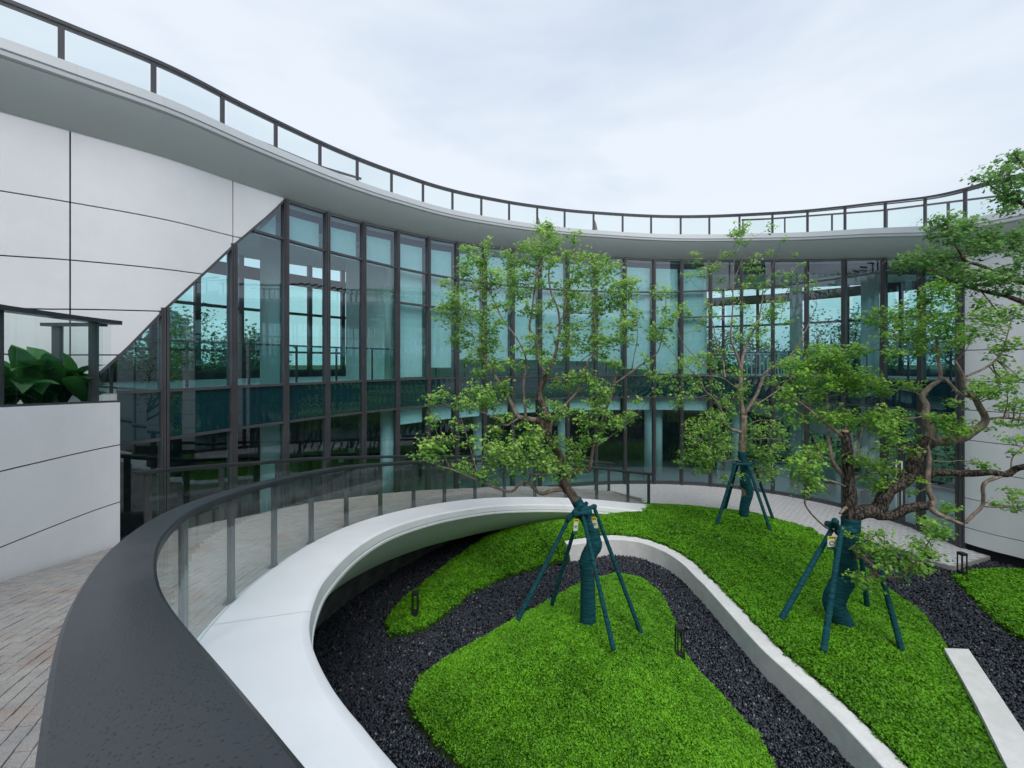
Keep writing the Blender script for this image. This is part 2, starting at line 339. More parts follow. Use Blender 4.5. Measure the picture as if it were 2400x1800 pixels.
# white wall, right of the glass, and round behind the camera
jr = [821, 893, 960, 1030, 1099, 1166, 1234.5]
zr = [z_at(2264, y, 23.12) for y in jr]
zr = [99, 7.05, 6.2] + [z for z in zr] + [.16]
for r in range(len(zr) - 1):
    for (a, b) in ((23.12, 26.0), (26.0, 29.0)):
        surf_patch(a + G2, b - G2, zr[r+1] + G2, (lambda u: ring(u)[:, 2] + .03) if r == 0 else zr[r] - G2, .03, .05, 'wall_panel', M['stucco'], B)
surf_patch(23.12, 29.0, -.3, lambda u: ring(u)[:, 2] + .02, -.035, .1, 'wall_backing', M['joint'], B)
for k, (a, b) in enumerate(((29.0, 31.0), (31.0, 33.0), (33.0, 35.0))):
    for (z0, z1) in ((0, 3.0), (3.0, 6.0), (6.0, 99)):
        surf_patch(a + G2, b - G2, z0 + G2, (lambda u: ring(u)[:, 2] + .03) if z1 == 99 else z1 - G2, .03, .3, 'wall_panel', M['stucco'], B)
surf_patch(-NL + .02, -5.9, 2.0, lambda u: ring(u)[:, 2] + .03, .03, .3, 'wall_panel', M['stucco'], B)

# ------------------------------------------------------------------ curtain wall: mullions, transoms, panes
UL = u_at(262)                           # where the planter hides the glass
def bar(name, u, z0, z1, w, o0, o1, m=None):
    p = ring(u, 0, 0); q = ring(u + .02, 0, 0) - ring(u - .02, 0, 0); a = math.atan2(q[1], q[0])
    Mx = Matrix.Translation((p[0], p[1], 0)) @ Matrix.Rotation(a, 4, 'Z')
    return MB().box(-w/2, w/2, -o1, -o0, z0, z1, Mx).box(-w/2 + .03, -.008, -o1 - .035, -o1 + .001, z0, z1, Mx).box(.008, w/2 - .03, -o1 - .035, -o1 + .001, z0, z1, Mx).build(name, m or M['bronze'], B)
for k in range(24):
    top = float(ring(k)[2]) - .01 if k >= 2 else float(diag(np.array(float(k)))) + .02
    bar('mullion', k, -.02, top, .125 if k < 23 else .2, -.12, .06)
def transom(u0, u1, zf, h=.055, o=(.035, -.1)):
    U = us(u0, u1, .25); z = zf(U) if callable(zf) else np.full(len(U), zf)
    return MB().loft([ring(U, o[0], z - h/2), ring(U, o[0], z + h/2), ring(U, o[1], z + h/2), ring(U, o[1], z - h/2)], closed=True, cap=True).build('transom', M['bronze'], B)
ED = .052
bays = [(UL, 0.0)] + [(float(k), float(k + 1)) for k in range(23)]
DOOR = 21
for (a, b) in bays:
    k = int(round(b)) - 1
    ua, ub = a + ED, b - ED
    topf = lambda u: np.minimum(ring(u)[:, 2] - .03, diag(u) - .02)
    rows = []
    if k == DOOR: pass
    else: rows.append((.12, Z_SP0 - .03)); transom(ua, ub, .06, .12)
    transom(ua, ub, Z_SP0); transom(ua, ub, Z_SP1)
    surf_patch(ua, ub, Z_SP0 + .03, lambda u: np.minimum(Z_SP1 - .03, diag(u) - .02), 0, .03, 'spandrel_panel', M['spandrel'], B)
    mids = [6.9] if (5 <= k <= 7 or 15 <= k <= 16) else []
    if k >= 1:
        lo = np.array([float(ztr(a))])
        ts = U0 = us(ua, ub, .1)
        ok = diag(U0) > ztr(U0) + .03
        if ok.sum() > 1: transom(U0[ok][0], U0[ok][-1], lambda u: ztr(u))
    cuts = [lambda u: np.full(np.shape(u), Z_SP1 + .03)] + [(lambda u, m_=m_: np.full(np.shape(u), m_)) for m_ in mids] + [lambda u: ztr(u)]
    for m_ in mids: transom(ua, ub, m_)
    for i in range(len(cuts)):
        lo = cuts[i]; hi = cuts[i+1] if i + 1 < len(cuts) else topf
        surf_patch(ua, ub, lambda u: lo(u) + .028 * (i > 0), lambda u: np.minimum(hi(u) - .028, topf(u)), -.01, .02, 'pane', M['wallglass'], B)
    for (z0, z1) in rows: surf_patch(ua, ub, z0, z1, -.01, .02, 'pane', M['wallglass'], B)
    if k >= 2: transom(ua, ub, lambda u: ring(u)[:, 2] - .03, .06)
# entrance double door in its bay
dr = empty('entrance_door', tuple(ring(DOOR + .5, 0, 0)), 'dark framed double glass door with long pull handles under the facade, beside the white wall', 'door')
for s in (0, 1):
    ua, ub = DOOR + ED + s * .45, DOOR + .5 - .004 + s * .45
    fb_ = MB(); surf_patch(ua, ub, .03, .13, .02, .07, '', None, None, mb=fb_); surf_patch(ua, ub, 2.32, 2.42, .02, .07, '', None, None, mb=fb_)
    for q in (ua, ub - .06): surf_patch(q, q + .06, .13, 2.32, .02, .07, '', None, None, mb=fb_)
    leafo = fb_.build('door_leaf', M['bronze'], dr)
    surf_patch(ua + .062, ub - .062, .132, 2.318, -.005, .02, 'pane', M['wallglass'], leafo)
    uh = DOOR + .5 + (-.09 if s == 0 else .07)
    p = ring(uh, .10, .5); MB().tube([p, p + np.array([0, 0, 1.5])], .018, 8).build('handle', M['hem'], leafo, True)
transom(DOOR + ED, DOOR + 1 - ED, 2.50, .12, (.08, -.1))
surf_patch(DOOR + ED, DOOR + 1 - ED, 2.57, Z_SP0 - .03, -.01, .02, 'pane', M['wallglass'], B)

# eaves: sloped fascia panels, lip, groove, upstand
prof = [(.50,.61),(.53,.64),(.53,.70),(.49,.71),(.49,.73),(.52,.74),(.46,.92),(.30,.92),(.30,.66)]
seams = [-NL + .05, -5.0, -3.0, u_at(174), u_at(360), 1.0] + [float(k) for k in range(3, 24, 2)] + [25.0, 27.0, 29.0, 31.0, 33.0, 35.0, 36.0]
for a, b in zip(seams[:-1], seams[1:]):
    U = us(a + .0005, b - .0005, .2)
    MB().loft([ring(U, -.14, dz=-.002), ring(U, .05, dz=.02), ring(U, .498, dz=.605)]).build('fascia_panel', M['fascia'], B, True)
    MB().hard([ring(U, o, dz=z) for o, z in prof]).build('roof_edge', M['edge'], B, True)
U = us(-NL + .02, 36.0, .2)
MB().loft([ring(U, -.10, dz=.06), ring(U, .47, dz=.63)]).build('fascia_backing', M['soffit'], B)
MB().loft([ring(U, .31, dz=.66), ring(U, -7.0, dz=.66)]).build('roof_deck', M['intwhite'], B)
# glass railing on the roof
RO = .36
zrl = lambda u: ring(u)[..., 2] + np.interp(u, [-3, 10, 24], [1.54, 1.68, 1.78])
rr = empty('roof_railing', tuple(ring(10, RO, dz=.66)), 'long dark handrail with clear glass panes along the curved roof edge', 'railing')
pp = [143,359,521,645,749,837,917,991,1060,1128,1193,1259,1323,1391,1459,1526,1595,1662,1733,1810,1892,1980,2074,2168,2262,2355]
pu = [u_at(x, RO) for x in pp]
pu = [pu[0] - 1.9 * k for k in (3, 2, 1)] + pu + [pu[-1] + 1.0, pu[-1] + 1.6]
pu = [u for u in pu if u > -NL]
U = us(pu[0], pu[-1], .15)
def rail_sweep(U, off, zt, w, h, name, m, par):
    zt = zt(U) if callable(zt) else zt
    return MB().loft([ring(U, off + w/2, zt - h), ring(U, off + w/2, zt), ring(U, off - w/2, zt), ring(U, off - w/2, zt - h)], closed=True, cap=True).build(name, m, par)
rail_sweep(U, RO, zrl, .07, .06, 'handrail', M['post'], rr)
rail_sweep(U, RO, lambda u: zrl(u) - .075, .035, .035, 'glass_clamp', M['post'], rr)
def rpost(u, off, z0, z1, w, d, par, m=None):
    p = ring(u, off, 0); q = ring(u + .02, off, 0) - ring(u - .02, off, 0); a = math.atan2(q[1], q[0])
    return MB().box(-w/2, w/2, -d/2, d/2, z0, z1, Matrix.Translation((p[0], p[1], 0)) @ Matrix.Rotation(a, 4, 'Z')).build('post', m or M['post'], par)
for a, b in zip(pu[:-1], pu[1:]):
    rpost(a, RO, float(ring(a)[2]) + .66, float(zrl(a)) - .058, .075, .04, rr)
    surf_patch(a + .06, b - .05, lambda u: ring(u)[:, 2] + .70, lambda u: zrl(u) - .115, RO + .035, .012, 'pane', M['roofglass'], rr)
# second railings further back on the roof
for (ua, ub, off, lab) in ((u_at(1737, -2.2), 23.5, -2.2, 'second dark handrail with glass standing further back on the roof above the door'), (-2.2, u_at(846, -1.5), -1.5, 'short dark handrail set back on the roof above the white panelled wall')):
    r2 = empty('roof_railing', tuple(ring((ua + ub) / 2, off, dz=.66)), lab, 'railing')
    if off < -2: zz = lambda u: np.array([z_at(p, np.interp(p, [1737,1800,2064,2342,2500],[514,511.6,491.7,457,436]), a_, off) for a_, p in zip(np.atleast_1d(u), [1200 + FPX * ring(a_, off)[0] / ring(a_, off)[1] for a_ in np.atleast_1d(u)])])
    else: zz = lambda u: np.array([z_at(p, np.interp(p, [300,647,749,846],[205,345,388,417]), a_, off) for a_, p in zip(np.atleast_1d(u), [1200 + FPX * ring(a_, off)[0] / ring(a_, off)[1] for a_ in np.atleast_1d(u)])])
    rail_sweep(us(ua, ub, .2), off, zz, .06, .06, 'handrail', M['post'], r2)
    pu2 = np.linspace(ua, ub, 7)
    for a, b in zip(pu2[:-1], pu2[1:]):
        rpost(a + .04, off, float(ring(a)[2]) + .66, float(zz(a + .04)[0]) - .05, .06, .06, r2)
        surf_patch(a + .08, b - .02, lambda u: ring(u)[:, 2] + .70, lambda u: zz(u) - .08, off, .012, 'pane', M['roofglass'], r2)
p = ring(u_at(1727, -2.0), -2.0, dz=.66)
tag(MB().box(p[0]-.10, p[0]+.08, p[1]-.5, p[1]+.5, p[2], p[2]+.98).build('roof_cabinet', M['bronze']), 'narrow dark metal cabinet at the end of the second roof railing', 'cabinet')
# closed parasols on the roof
for px, py0, py1 in ((1262,513,531),(1394,519,543)):
    d = 21.5; b0 = at(px, py1, d); t = at(px, py0, d); zb = float(ring(u_at(px), -3)[2]) + .66
    e = empty('closed_parasol', (b0[0], b0[1], zb), 'closed grey parasol on the roof terrace, ' + ('the one nearer the white wall side' if px < 1300 else 'the one above the large central tree'), 'parasol', 'closed parasols on the roof')
    MB().tube([(t[0], t[1], zb), (t[0], t[1], t[2] + .05)], .025, 6).build('pole', M['post'], e)
    hh = t[2] - zb
    MB().tube([(t[0], t[1], t[2] - x) for x in (0, .1, .35, hh * .75, hh * .8)], [.02, .07, .13, .19, .12], 8).build('canopy', M['umbrella'], e)

# ------------------------------------------------------------------ inside the building
def slab(u0, u1, o0, o1, z0, z1, name, m, step=.3):
    U = us(u0, u1, step); a = lambda o, z: ring(U, o, z(U) if callable(z) else z)
    return MB().loft([a(o0, z0), a(o0, z1), a(o1, z1), a(o1, z0)], closed=True, cap=True).build(name, m, B)
slab(-2.2, 23.0, -.16, -6.5, 3.62, 4.46, 'floor_slab', M['intwhite'])
slab(-2.2, 23.0, -.14, -6.6, -.2, -.02, 'ground_floor', M['intfloor'])
slab(-2.2, 23.0, -.16, -6.6, lambda u: ring(u)[:, 2] - .12, lambda u: ring(u)[:, 2] + .4, 'ceiling', M['intwhite'])
slab(-2.2, 23.0, -.2, -.32, lambda u: ring(u)[:, 2] - .5, lambda u: ring(u)[:, 2] - .121, 'ceiling_downstand', M['slab'])
# partition wall behind the blinds, dark shelving wall below
slab(4.9, 15.9, -2.6, -2.75, 4.47, lambda u: ring(u)[:, 2] - .13, 'partition', M['intwhite'])
slab(3.2, 16.4, -4.4, -4.55, -.02, 3.61, 'partition', M['darkwall'])
for k, u in enumerate((4.9, 15.9)):
    a, b = ring(u, -.5), ring(u, -2.6)
    MB().loft([[(a[0],a[1],4.47),(b[0],b[1],4.47)],[(a[0],a[1],8.9),(b[0],b[1],8.9)]]).build('partition', M['intwhite'], B)
    a, b = ring(u - 1.2 if k == 0 else u + .5, -2.5), ring(u - 1.2 if k == 0 else u + .5, -4.4)
    MB().loft([[(a[0],a[1],0),(b[0],b[1],0)],[(a[0],a[1],3.6),(b[0],b[1],3.6)]]).build('partition', M['darkwall'], B)
for i in range(50):                       # blocks on the shelving wall
    u = random.uniform(4.2, 13.5); z = random.choice([.3,.6,.9,1.2,1.5,1.8]); w = random.uniform(.08, .28)
    surf_patch(u, u + w, z, z + random.uniform(.1, .24), -4.28, .1, 'shelf_block', M['shelf'] if random.random() < .8 else M['column'], B, step=.2)
# columns
for px, off, r in ((633,-1.5,.24),(907,-.75,.21),(1120,-1.0,.2),(1317,-1.0,.2),(1521,-.8,.2),(1543,-.8,.16),(1726,-1.0,.2),(1865,-2.2,.22),(2038,-1.9,.26)):
    u = u_at(px, off); p = ring(u, off, 0); zt = float(ring(u)[2]) - .12
    MB().tube([(p[0],p[1],-.02),(p[0],p[1],3.62)], r, 20).build('column', M['column'], B, True)
    if px in (633, 907, 1865, 2038): MB().tube([(p[0],p[1],4.46),(p[0],p[1],zt)], r, 20).build('column', M['column'], B, True)
# roller blinds
bott = {5:4.56,6:4.86,7:5.15,8:5.1,9:5.15,10:5.12,11:5.1,12:5.1,13:4.78,14:4.58,15:4.56}
for k in range(1, 23):
    ua, ub = k + .1, k + .9
    if k in bott:
        surf_patch(ua, ub, bott[k], lambda u: ring(u)[:, 2] - .34, -.19, .006, 'roller_blind', M['blind'], B)
    elif k < 5:
        surf_patch(ua, ub, lambda u: ztr(u) - .02, lambda u: np.minimum(ring(u)[:, 2] - .3, diag(u) - .25), -.19, .006, 'roller_blind', M['blind'], B)
    if 5 <= k <= 15:
        bl = surf_patch(ua, ub, 3.12, 3.6, -.2, .006, 'roller_blind', M['blind'], B)
        surf_patch(ua, ub, 3.06, 3.12, -.19, .03, 'hem_bar', M['hem'], bl)
# guard rail inside the glass of the upper floor
ig = empty('inner_guard_rail', tuple(ring(4, -.3, 4.46)), 'thin dark guard rail with glass just inside the upper floor windows', 'railing')
rail_sweep(us(-2, 22.8, .25), -.34, 5.47, .05, .045, 'handrail', M['post'], ig)
for k in range(-2, 23):
    rpost(k + .45, -.34, 4.47, 5.42, .05, .03, ig)
    surf_patch(k + .5, k + 1.4, 4.5, 5.42, -.35, .012, 'pane', M['innerglass'], ig)
# rear facade (open glazing to the trees and the town)
OB = -6.4
for i, u in enumerate(np.arange(-2.0, 7.01, .8)):
    rpost(u, OB, 4.4, float(ring(u)[2]), .16, .16, B, M['bronze']).name = 'rear_mullion'
    rpost(u, OB, 0, 3.6, .16, .16, B, M['bronze']).name = 'rear_mullion'
for i, u in enumerate(np.arange(15.9, 23.01, .8)):
    rpost(u, OB, 4.4, float(ring(u)[2]), .14, .14, B, M['bronze']).name = 'rear_mullion'
    rpost(u, OB, 0, 3.6, .14, .14, B, M['bronze']).name = 'rear_mullion'
for a, b in ((-2.0, 7.0), (15.9, 23.0)):
    U = us(a, b, .3)
    for z, h in ((7.0, .1), (5.45, .08), (4.6, .3), (8.35, .45), (2.4, .08), (.1, .2)):
        MB().loft([ring(U, OB, z - h/2), ring(U, OB, z + h/2), ring(U, OB - .1, z + h/2), ring(U, OB - .1, z - h/2)], closed=True, cap=True).build('rear_transom', M['bronze'], B)
    for z0, z1 in ((.2, 3.6), (4.75, 8.1)):
        for q in np.arange(a, b - .1, .8): surf_patch(q + .08, min(q + .72, b), z0, z1, OB - .04, .012, 'rear_pane', M['innerglass'], B)
slab(-2.2, 7.0, OB + .12, OB + .2, -.02, 3.6, 'rear_wall', M['darkwall'])
slab(7.0, 15.9, OB, OB - .2, -.02, lambda u: ring(u)[:, 2], 'rear_wall', M['intwhite'])
# white stair balustrade behind the glass, right
st = empty('staircase', at(1910, 1150, 18.2), 'white curved staircase with slotted balustrade seen behind the glass near the door', 'stairs')
def stairrun(P0, P1, n=26, h=1.0):
    a, b = np.array(P0), np.array(P1); c = (a + b) / 2 + np.array([.35, -.35, 0]); pts = np.array([(1-t)**2*a + 2*t*(1-t)*c + t*t*b for t in np.linspace(0, 1, n)])
    off = np.array([0, 0, 1.0])
    for nm, z0, z1 in (('stringer', -.35, .12), ('handrail', h - .07, h)):
        MB().loft([pts + off*z0, pts + off*z1, pts + off*z1 + np.array([.05,.05,0]), pts + off*z0 + np.array([.05,.05,0])], closed=True, cap=True).build(nm, M['intwhite'], st)
    for p in pts[::1]:
        MB().box(p[0]-.02, p[0]+.02, p[1]-.02, p[1]+.02, p[2]+.12, p[2]+h-.07).build('baluster', M['intwhite'], st)
    for p, q in zip(pts[:-1], pts[1:]):
        MB().quad(tuple(p), tuple(q), tuple(q + np.array([.7,.7,0])), tuple(p + np.array([.7,.7,0]))).build('step', M['intwhite'], st)
stairrun(at(1750, 945, 18.2), at(1960, 1010, 17.6)); stairrun(at(1960, 1175, 17.2), at(1880, 1085, 18.4)); stairrun(at(1740, 885, 17.9), at(1870, 885, 17.4), 18, 1.05)

# ------------------------------------------------------------------ the ramp
INN = np.array([(2.95,-2.3,4.16),(2.1,-1.65,4.02),(1.28,-1.0,3.87),(.46,-.32,3.70),(-.335,.40,3.505),(-1.11,1.17,3.26),(-1.82,2.05,3.04),(-2.41,3.05,2.83),(-2.79,4.13,2.63),(-3.02,5.28,2.42),(-3.1,6.42,2.23),(-3.02,7.58,2.03),(-2.76,8.72,1.81),(-2.32,9.80,1.60),(-1.75,10.77,1.40),(-1.04,11.67,1.20),(-.23,12.43,1.0),(.72,13.08,.80),(1.76,13.62,.60),(2.86,14.05,.40),(4.0,14.35,.20),(4.93,14.58,.05)])
OUT = np.array([(.2,-5.4),(-.8,-4.5),(-1.9,-3.5),(-2.9,-2.3),(-3.8,-1.0),(-4.5,.4),(-5.1,1.7),(-5.55,3.0),(-5.83,4.2),(-5.99,5.2),(-6.06,6.3),(-5.80,7.6),(-5.47,8.85),(-5.02,10.15),(-4.42,11.2),(-3.66,12.2),(-2.80,13.15),(-1.88,13.98),(-.3,14.9),(1.49,15.6),(2.72,15.97),(3.95,16.12)])
OUT = np.c_[OUT, INN[:, 2]]
PR = 12
IC, OC = catmull(INN, PR), catmull(OUT, PR)
def cnorm(c):
    T = np.gradient(c[:, :2], axis=0); T /= np.linalg.norm(T, axis=1)[:, None]; return np.c_[T[:, 1], -T[:, 0], np.zeros(len(c))]
IN_N, OC_N = cnorm(IC), cnorm(OC)           # towards the garden
UPV = np.array([0, 0, 1.0])
def off(c, n, o, dz=0.0): return c + n * o + UPV * dz
# the structural edge: white band, rim, lip, underside
ramp = struct(MB().loft([off(IC, IN_N, -.02, -.30), off(OC, OC_N, -.02, -.30), off(OC, OC_N, -.02, -.03), off(IC, IN_N, -.02, -.03)], closed=True, cap=True).build('ramp', M['mortar']), 'grey stone paved ramp curving down to the garden')
bprof = [(-.04,-.02),(.03,.012),(.05,.012),(.72,-.012),(.765,-.022),(.775,-.035),(.792,-.150),(.765,-.165),(.765,-.18),(.80,-.19),(.80,-.225),(.77,-.235)]
wf = np.interp(np.arange(len(IC)), [0, 66, 100, len(IC)], [1.18, 1.16, 1.0, 1.0])[:, None]         # the band widens towards the landing
bandlines = [IC + IN_N * (o * (wf if o > .3 else 1)) + UPV * z for o, z in bprof]
k0 = 0
edge = empty('ramp_edge', tuple(IC[110]), 'wide white curved edge band with grey sloping underside along the ramp', 'parapet')
cuts = list(range(0, len(IC) - 1, 30)) + [len(IC) - 1]
for a, b in zip(cuts[:-1], cuts[1:]):
    seam = lambda l: np.vstack([l[a] * .97 + l[a+1] * .03, l[a+1:b], l[b] * .96 + l[b-1] * .04])
    MB().loft([seam(l) for l in bandlines[:4]]).loft([seam(l) for l in bandlines[3:6]]).hard([seam(l) for l in bandlines[5:]]).build('edge_panel', M['band'], edge, True)
drop = np.interp(np.arange(len(IC)), [0, 175, 212, 236, len(IC)-1], [.78, .78, .62, .34, .1])
def und(o, f): return IC + IN_N * (o + (wf - 1) * .8) - UPV[None] * (.235 + (f * drop))[:, None]
for a, b in zip(cuts[:-1], cuts[1:]):
    MB().loft([l[a:b+1] for l in (und(.772, 0), und(.55, .36), und(.28, .72), und(.0, 1.0))]).build('underside_panel', M['soffit'], edge, True)
MB().loft([und(.0, 1.0), und(-1.24, 1.05)]).build('underside_rear', M['soffit'], edge)
MB().loft([IC + IN_N * (o * (wf if o > .3 else 1)) + UPV * z for o, z in ((.03,.004),(.70,-.022),(.75,-.04),(.77,-.16))]).build('edge_core', M['soffit'], edge)
# retaining wall below the ramp
bb = IC.copy(); bb[:, 2] = -1.2
MB().loft([off(IC, IN_N, -1.25, -.3), off(bb, IN_N, -1.25)]).build('support_wall', M['darkwall'], edge)
bt = np.array([INN[-1] + (-.3, -.75, -.02), INN[-1] + (.62, -.62, -.06), INN[-1] + (.25, .05, -.03), INN[-1] + (-.05, .02, .0)])
MB().quad(*[tuple(p) for p in bt]).build('edge_panel', M['band'], edge)

# granite setts on the ramp, rows running along it
wd = np.linalg.norm(OC - IC, axis=1); arc = np.r_[0, np.cumsum(np.linalg.norm(np.diff((IC + OC) / 2, axis=0), axis=1))]
def deck(s, w):                              # s metres along the middle, w metres from the inner rail
    k = np.arange(len(IC)); i = np.interp(s, arc, k); f = w / np.interp(i, k, wd)
    return np.array([np.interp(i, k, IC[:, a]) * (1 - f) + np.interp(i, k, OC[:, a]) * f for a in range(3)])
setts = []
for r in range(40):
    w = .015 + r * .09; s = 3.5 + random.uniform(0, .2)
    while s < arc[-1] - .25:
        l = random.uniform(.10, .15)
        if w + .09 < np.interp(s, arc, wd) - .02:
            setts.append((s + l/2, w + .045, l - .006, .0865 + random.uniform(-.003, .001)))
        s += l
cx = []
for (s, w, l, ww) in setts:
    a, b, c, d = deck(s - l/2, w - ww/2), deck(s + l/2, w - ww/2), deck(s + l/2, w + ww/2), deck(s - l/2, w + ww/2)
    cx.append((a, b, c, d))
dist = [float(np.hypot(q[0][0], q[0][1])) + (0 if (q[0][1] > 1.2 and 1200 + FPX * q[0][0] / max(q[0][1], .1) > -60) else 50) for q in cx]
order = np.argsort(dist)
def sett_geo(mb, q, h):
    i = len(mb.v); e = .10
    cen = sum(q) / 4
    top = [p + (cen - p) * .045 + UPV * h for p in q]
    mid = [p + UPV * (h - .006) for p in q]; lo = [p - UPV * .035 for p in q]
    mb.v += [tuple(p) for p in lo + mid + top]
    for a in range(4):
        b = (a + 1) % 4; mb.f.append((i+a, i+b, i+4+b, i+4+a)); mb.f.append((i+4+a, i+4+b, i+8+b, i+8+a))
    mb.f.append((i+8, i+9, i+10, i+11))
for k in order[:300]:
    mb = MB(); sett_geo(mb, cx[k], random.uniform(-.003, .004)); mb.build('sett', M['sett'], ramp)
mb = MB()
for k in order[300:]: sett_geo(mb, cx[k], random.uniform(-.003, .004))
tag(mb.build('setts', M['sett'], ramp), kind='stuff')

# ramp railings
def ramp_rail(C, Nn, i0, i1, posts, name, label, capw, gside, posth=1.05):
    e = empty(name, tuple(C[posts[len(posts)//2]]), label, 'railing')
    c, n = C[i0:i1+1], Nn[i0:i1+1]
    w = capw / 2; z0, z1 = posth + .01, posth + .055
    pr = [(-w, z0), (-w, z1 - .008), (-w + .008, z1), (w - .008, z1), (w, z1 - .008), (w, z0)]
    MB().loft([off(c, n, o, z) for o, z in pr], closed=True, cap=True).build('handrail', M['rail'], e)
    MB().loft([off(c, n, o, z) for o, z in ((-.03, posth - .02), (-.03, posth + .009), (.03, posth + .009), (.03, posth - .02))], closed=True, cap=True).build('under_rail', M['post'], e)
    for p in posts:
        q = C[p]; t = C[min(p+1, len(C)-1)] - C[max(p-1, 0)]; a = math.atan2(t[1], t[0])
        po = MB().box(-.05, .05, -.018, .018, 0, posth - .02, Matrix.Translation(q) @ Matrix.Rotation(a, 4, 'Z')).build('post', M['post'], e)
        MB().box(-.07, .07, -.02, .06, -.003, .012, Matrix.Translation(q) @ Matrix.Rotation(a, 4, 'Z')).build('base_plate', M['post'], po)
    for a, b in zip(posts[:-1], posts[1:]):
        c, n = C[a:b+1].copy(), Nn[a:b+1]
        c[0] = c[0] * .992 + c[1] * .008; c[-1] = c[-1] * .97 + c[-2] * .03
        g = gside
        MB().loft([off(c, n, g, .015), off(c, n, g, posth - .022), off(c, n, g + .012, posth - .022), off(c, n, g + .012, .015)], closed=True, cap=True).build('pane', M['railglass'], e)
    return e
ramp_rail(IC, IN_N, 0, len(IC) - 1, [PR * k for k in range(1, 21)] + [len(IC) - 3], 'ramp_railing', 'dark flat handrail with glass panes along the white edge of the ramp, nearest the camera', .176, .03)
k_out = PR * 10 + 3
ramp_rail(OC, OC_N, k_out, len(OC) - 1, [k_out + 2 + 12 * k for k in range(11)] + [len(OC) - 3], 'ramp_railing', 'dark handrail along the building side of the ramp, ending at the planter wall', .10, .03)

# ------------------------------------------------------------------ planter wall on the left with its glass guard
pw = empty('planter', (-6.1, 6.6, 2.0), 'white panelled planter wall with glass guard beside the ramp', 'planter')
PC = OC[PR*3:k_out - 1]; PN = OC_N[PR*3:k_out - 1]
PCx = off(PC, PN, .02); zb = PCx[:, 2] - .1
topz = np.interp(PCx[:, 1], [-1, 4.8, 6.6], [4.62, 4.49, 4.39])
j1, j2 = 3.75, 2.87
def pwall(za, zc, o=.0):
    za = np.maximum(np.broadcast_to(za, zb.shape), zb)
    ok = zc - za > .02; 
    A, Bq = PCx[ok].copy(), PCx[ok].copy(); A[:, 2] = za[ok]; Bq[:, 2] = np.broadcast_to(zc, zb.shape)[ok]
    n = PN[ok]
    return MB().loft([off(A, n, o), off(Bq, n, o), off(Bq, n, o - .06), off(A, n, o - .06)], closed=True, cap=True)
pwall(j1 + .009, topz).build('wall_panel', M['stucco'], pw); pwall(j2 + .009, j1 - .009 + 0*topz).build('wall_panel', M['stucco'], pw); pwall(zb, j2 - .009 + 0*topz).build('wall_panel', M['stucco'], pw)
pwall(zb, topz - .01, -.022).build('wall_backing', M['joint'], pw)
ce = PCx[-1]; cd = np.array([-1.35, .12, 0])           # return wall towards the building
a0 = np.array([ce[0], ce[1], 0]) + np.array([-.061, 0, 0])
for z0, z1 in ((1.2, j2 - .009), (j2 + .009, j1 - .009), (j1 + .009, topz[-1])):
    p = a0; q = a0 + cd
    MB().loft([[(p[0],p[1],z0),(q[0],q[1],z0)],[(p[0],p[1],z1),(q[0],q[1],z1)],[(p[0],p[1]-.08,z1),(q[0],q[1]-.08,z1)],[(p[0],p[1]-.08,z0),(q[0],q[1]-.08,z0)]], closed=True, cap=True).build('wall_panel', M['stucco'], pw)
sz = topz - .12
A = PCx.copy(); A[:, 2] = sz; A = off(A, PN, -.06); Bq = off(A, PN, -1.5)
MB().loft([A, Bq]).build('soil', M['soil'], pw)
# guard: base channel, posts, panes, cap
gz = topz + .008
def gl(o, dz): A = PCx.copy(); A[:, 2] = topz + dz; return off(A, PN, o)
caph = np.interp(PCx[:, 1], [-1, 4.83, 6.6], [1.32, 1.19, 1.26])
pg = empty('planter_railing', (-6.1, 6.5, 4.4), 'dark framed glass guard on top of the white planter wall', 'railing')
MB().loft([gl(-.05, .0), gl(-.05, .03), gl(-.13, .03), gl(-.13, .0)], closed=True, cap=True).build('base_channel', M['post'], pg)
def gc(o, f): A = PCx.copy(); A[:, 2] = topz + caph + f; return off(A, PN, o)
MB().loft([gc(.04, -.06), gc(.04, 0), gc(-.16, 0), gc(-.16, -.06)], closed=True, cap=True).build('handrail', M['rail'], pg)
n = len(PCx)
k8 = int(np.argmin(np.abs(1200 + FPX * PCx[:, 0] / np.maximum(PCx[:, 1], .5) - 12)))
pl = [n - 4, k8, k8 - 18, k8 - 34]
for k in pl:
    q = gl(-.09, 0)[k]; t = PCx[k] - PCx[k-1]; MB().box(-.05, .05, -.03, .03, .03, caph[k] - .06, Matrix.Translation(q) @ Matrix.Rotation(math.atan2(t[1], t[0]), 4, 'Z')).build('post', M['post'], pg)
for a, b in zip(pl[1:], pl[:-1]):
    s_ = slice(a + 1, b + 3); lo = gl(-.045, .03)[s_]; hi = gc(-.045, -.06)[s_]
    MB().loft([lo, hi, hi + PN[s_] * .012, lo + PN[s_] * .012], closed=True, cap=True).build('pane', M['railglass'], pg)
zc = topz[-1] + caph[-1]; p = a0 + np.array([.03, -.10, 0])
MB().box(p[0] - 1.02, p[0] - .12, p[1] - .06, p[1] + .06, zc - .09, zc - .04).build('handrail', M['rail'], pg)
for xx in (-.82,): MB().box(p[0] + xx - .06, p[0] + xx + .06, p[1] - .03, p[1] + .03, topz[-1], zc - .092).build('post', M['post'], pg)
MB().box(p[0] - .75, p[0] - .14, p[1] - .01, p[1] + .002, topz[-1] + .03, zc - .092).build('pane', M['railglass'], pg)

